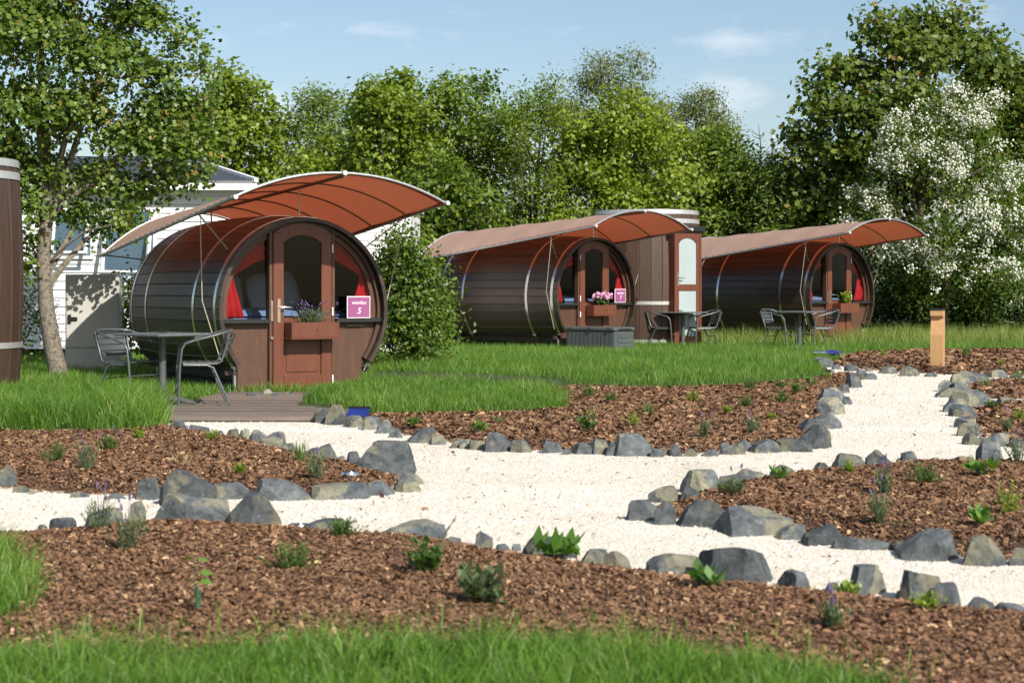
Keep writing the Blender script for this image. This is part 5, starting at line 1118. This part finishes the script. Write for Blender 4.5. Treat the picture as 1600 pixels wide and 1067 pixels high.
# flowering tree
Y = 39.0; lob = []
for (u, v, rp, dy) in ((1490, 160, 36, 0), (1455, 180, 42, 0), (1535, 180, 40, 0), (1420, 225, 52, -.3), (1490, 230, 60, -.6), (1550, 235, 46, 0), (1395, 200, 26, 0), (1380, 260, 40, -.2), (1440, 290, 62, -.8), (1520, 300, 62, -.6), (1350, 300, 40, 0), (1370, 350, 46, -.3), (1330, 350, 30, 0), (1420, 365, 58, -.9), (1490, 365, 62, -.9), (1560, 350, 50, -.3), (1590, 300, 40, 0), (1600, 380, 46, 0), (1440, 410, 44, -.8), (1520, 420, 50, -.7), (1580, 430, 40, 0), (1400, 400, 36, -.6), (1420, 455, 40, -.2), (1490, 465, 46, -.2), (1560, 470, 46, 0), (1610, 460, 40, 0)):
    s = Y/F
    for k in range(3): lob.append((X_at(u+R.uniform(-.7, .7)*rp, Y), Y+dy+R.uniform(-.3, .3), Z_at(v+R.uniform(-.5, .5)*rp, Y), rp*s*.42, rp*s*.42, rp*s*.72))
ft, lob = tree('flowering_tree', 1310, 1620, 125, 470, Y, 'leaf_mid', 'tree covered in white blossoms behind the wooden post', 22000, .10, 'narrow', seed=51, lobes=lob, trunk_r=.10, bias=-.05, limbs=20, trunk=[(X_at(1480, Y), Y+.2, -.1), (X_at(1478, Y), Y+.1, 2.), (X_at(1482, Y), Y, 4.), (X_at(1485, Y), Y, 5.4)])
C, nr, tw, _ = crown_pts(lob[:-12], 8500, .085, 14, .95, .14); n = len(C); r = rng.uniform(.02, .042, n)
keep = vnoise(C[:, [0, 2]], .9) > -.22; C, r = C[keep], r[keep]; n = len(C)
O = np.array([(1, 0, 0), (-1, 0, 0), (0, 1, 0), (0, -1, 0), (0, 0, 1), (0, 0, -1)]); V = (C[:, None, :]+O[None]*r[:, None, None]*rng.uniform(.6, 1.2, (n, 6, 1))).reshape(-1, 3)-np.array(ft.location)
O3 = np.array([(0, 2, 4), (2, 1, 4), (1, 3, 4), (3, 0, 4), (2, 0, 5), (1, 2, 5), (3, 1, 5), (0, 3, 5)]); Fx = (np.arange(n)[:, None, None]*6+O3[None]).reshape(-1, 3)
mobj('blossoms', np_mesh('blossoms', V, Fx, None, np.repeat(rng.uniform(.2, 1, n), 6)), M['blossom'], ft)
# shrubs
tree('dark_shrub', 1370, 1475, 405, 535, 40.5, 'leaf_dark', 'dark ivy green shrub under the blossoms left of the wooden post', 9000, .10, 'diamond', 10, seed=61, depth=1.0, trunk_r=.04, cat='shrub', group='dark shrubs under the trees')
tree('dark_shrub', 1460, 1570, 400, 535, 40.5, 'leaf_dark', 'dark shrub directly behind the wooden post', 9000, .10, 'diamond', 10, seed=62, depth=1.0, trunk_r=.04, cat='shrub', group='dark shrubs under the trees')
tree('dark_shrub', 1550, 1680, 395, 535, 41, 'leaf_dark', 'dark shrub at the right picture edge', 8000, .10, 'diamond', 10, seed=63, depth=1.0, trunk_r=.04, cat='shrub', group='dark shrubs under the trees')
tree('green_shrub', 598, 668, 395, 585, 24.6, 'leaf_mid', 'leafy green shrub between the nearest and the middle barrel', 11000, .07, 'diamond', 22, seed=64, depth=.6, shoots=8, lobe_r=(.14, .3), trunk_r=.03, cat='shrub', group='shrubs beside the barrels', bias=-.05)
tree('green_shrub', 632, 690, 440, 585, 25.2, 'leaf_mid', 'lower outer shrub touching the middle barrel side', 5500, .07, 'diamond', 14, seed=67, depth=.6, shoots=8, lobe_r=(.14, .3), trunk_r=.025, cat='shrub', group='shrubs beside the barrels', bias=.0)
tree('ivy_shrub', 186, 232, 420, 600, 24.9, 'leaf_mid', 'narrow leafy shrub between the cabinet and the nearest barrel', 2600, .06, 'diamond', 10, seed=65, depth=.35, trunk_r=.02, cat='shrub', group='shrubs beside the barrels', bias=-.1)
tree('ivy_shrub', 30, 66, 440, 600, 25.2, 'leaf_mid', 'small thin shrub behind the maple trunk', 900, .06, 'diamond', 6, seed=66, depth=.3, trunk_r=.015, cat='shrub', group='shrubs beside the barrels')
# near maple on the left
Y = 23.2; lob = []
for (u, v, rp, dy) in ((60, -60, 120, 0), (-60, 0, 120, .3), (150, -20, 100, -.3), (210, 40, 55, 0), (60, 80, 110, -.5), (170, 110, 75, -.3), (235, 30, 34, 0), (250, 120, 42, 0), (280, 75, 22, 0), (288, 45, 14, 0), (298, 60, 9, 0), (320, 62, 7, 0), (318, 85, 9, 0), (314, 108, 11, 0), (180, 352, 20, .1), (205, 345, 14, .1), (150, 360, 14, .2), (310, 215, 20, .1), (318, 250, 16, .1), (300, 280, 18, .2), (240, 180, 50, .2), (290, 175, 42, .2), (120, 190, 80, -.2), (30, 190, 85, -.3), (200, 230, 58, .2), (270, 240, 48, .1), (-30, 260, 80, 0), (60, 280, 60, .1), (140, 290, 56, .35), (215, 300, 38, .45), (170, 335, 30, .45), (255, 285, 34, .35), (110, 340, 32, .35), (40, 330, 46, -.2), (50, 390, 24, .1), (35, 425, 14, 0), (225, -40, 60, 0), (330, 140, 10, 0), (195, 365, 13, .4)):
    s = Y/F; lob.append((X_at(u, Y), Y+dy, Z_at(v, Y), rp*s*.9, rp*s*.9, rp*s*(.66 if rp > 25 else 1.3)))
tr = [(X_at(94, Y), Y, 0.), (X_at(82, Y), Y, .45), (X_at(72, Y), Y, 1.0), (X_at(68, Y), Y, 1.7), (X_at(74, Y), Y, 2.4), (X_at(70, Y), Y, 3.4), (X_at(60, Y), Y, 4.8), (X_at(60, Y), Y, 5.8)]
mt_, _ = tree('maple_tree', -150, 330, -180, 430, Y, 'leaf_maple', 'large maple tree with leaning speckled trunk at the left', 36000, .070, 'maple', seed=71, lobes=lob, trunk_r=.135, bark='bark', clump=1.7, limbs=10, trunk=tr, group='maples', per=10, bias=.04)
off = Vector(mt_.location)
mb = MB()
for pts, r0 in (([(70, 415), (105, 385), (140, 362), (185, 352)], .022),):
    mb.tube([Vector((X_at(u, Y), Y-.1*i, Z_at(v, Y)))-off for i, (u, v) in enumerate(pts)], [r0*(1-.22*i) for i in range(len(pts))], 7)
mb.build('limb', M['bark'], mt_, 60)
# bare dead twig tree and antenna mast on the skyline
Y = 48; dt = empty('dead_tree', (X_at(1186, Y), Y, .1)); tag(dt, 'bare dead tree top against the sky left of the right maple', 'tree'); mb = MB(); mb.tube([(0, 0, 0), (.05, 0, 3), (0, 0, 4.2), (.06, 0, 5.0), (-.02, 0, 5.7)], [.07, .05, .035, .02, .006], 6)
r = random.Random(5)
for k in range(16): z = r.uniform(3.9, 5.4); s = r.choice((-1, 1)); L = r.uniform(.2, .6)*(6-z)*.6; mb.tube([(.02, 0, z), (s*L*.6, r.uniform(-.2, .2), z+L*.35), (s*L, r.uniform(-.3, .3), z+L*.9)], [.014, .009, .004], 5)
mb.build('trunk', M['darkbark'], dt)
ms = empty('mast', (X_at(1208, Y), Y, .1)); tag(ms, 'thin pale mast on the skyline beside the right maple', 'mast'); MB().tube([(0, 0, 0), (0, 0, 5.25)], .05, 8).build('pole', M['galv'], ms, 40); MB().tube([(0, 0, 5.251), (0, 0, 5.42)], .03, 8).build('tip', M['signwhite'], ms, 40)
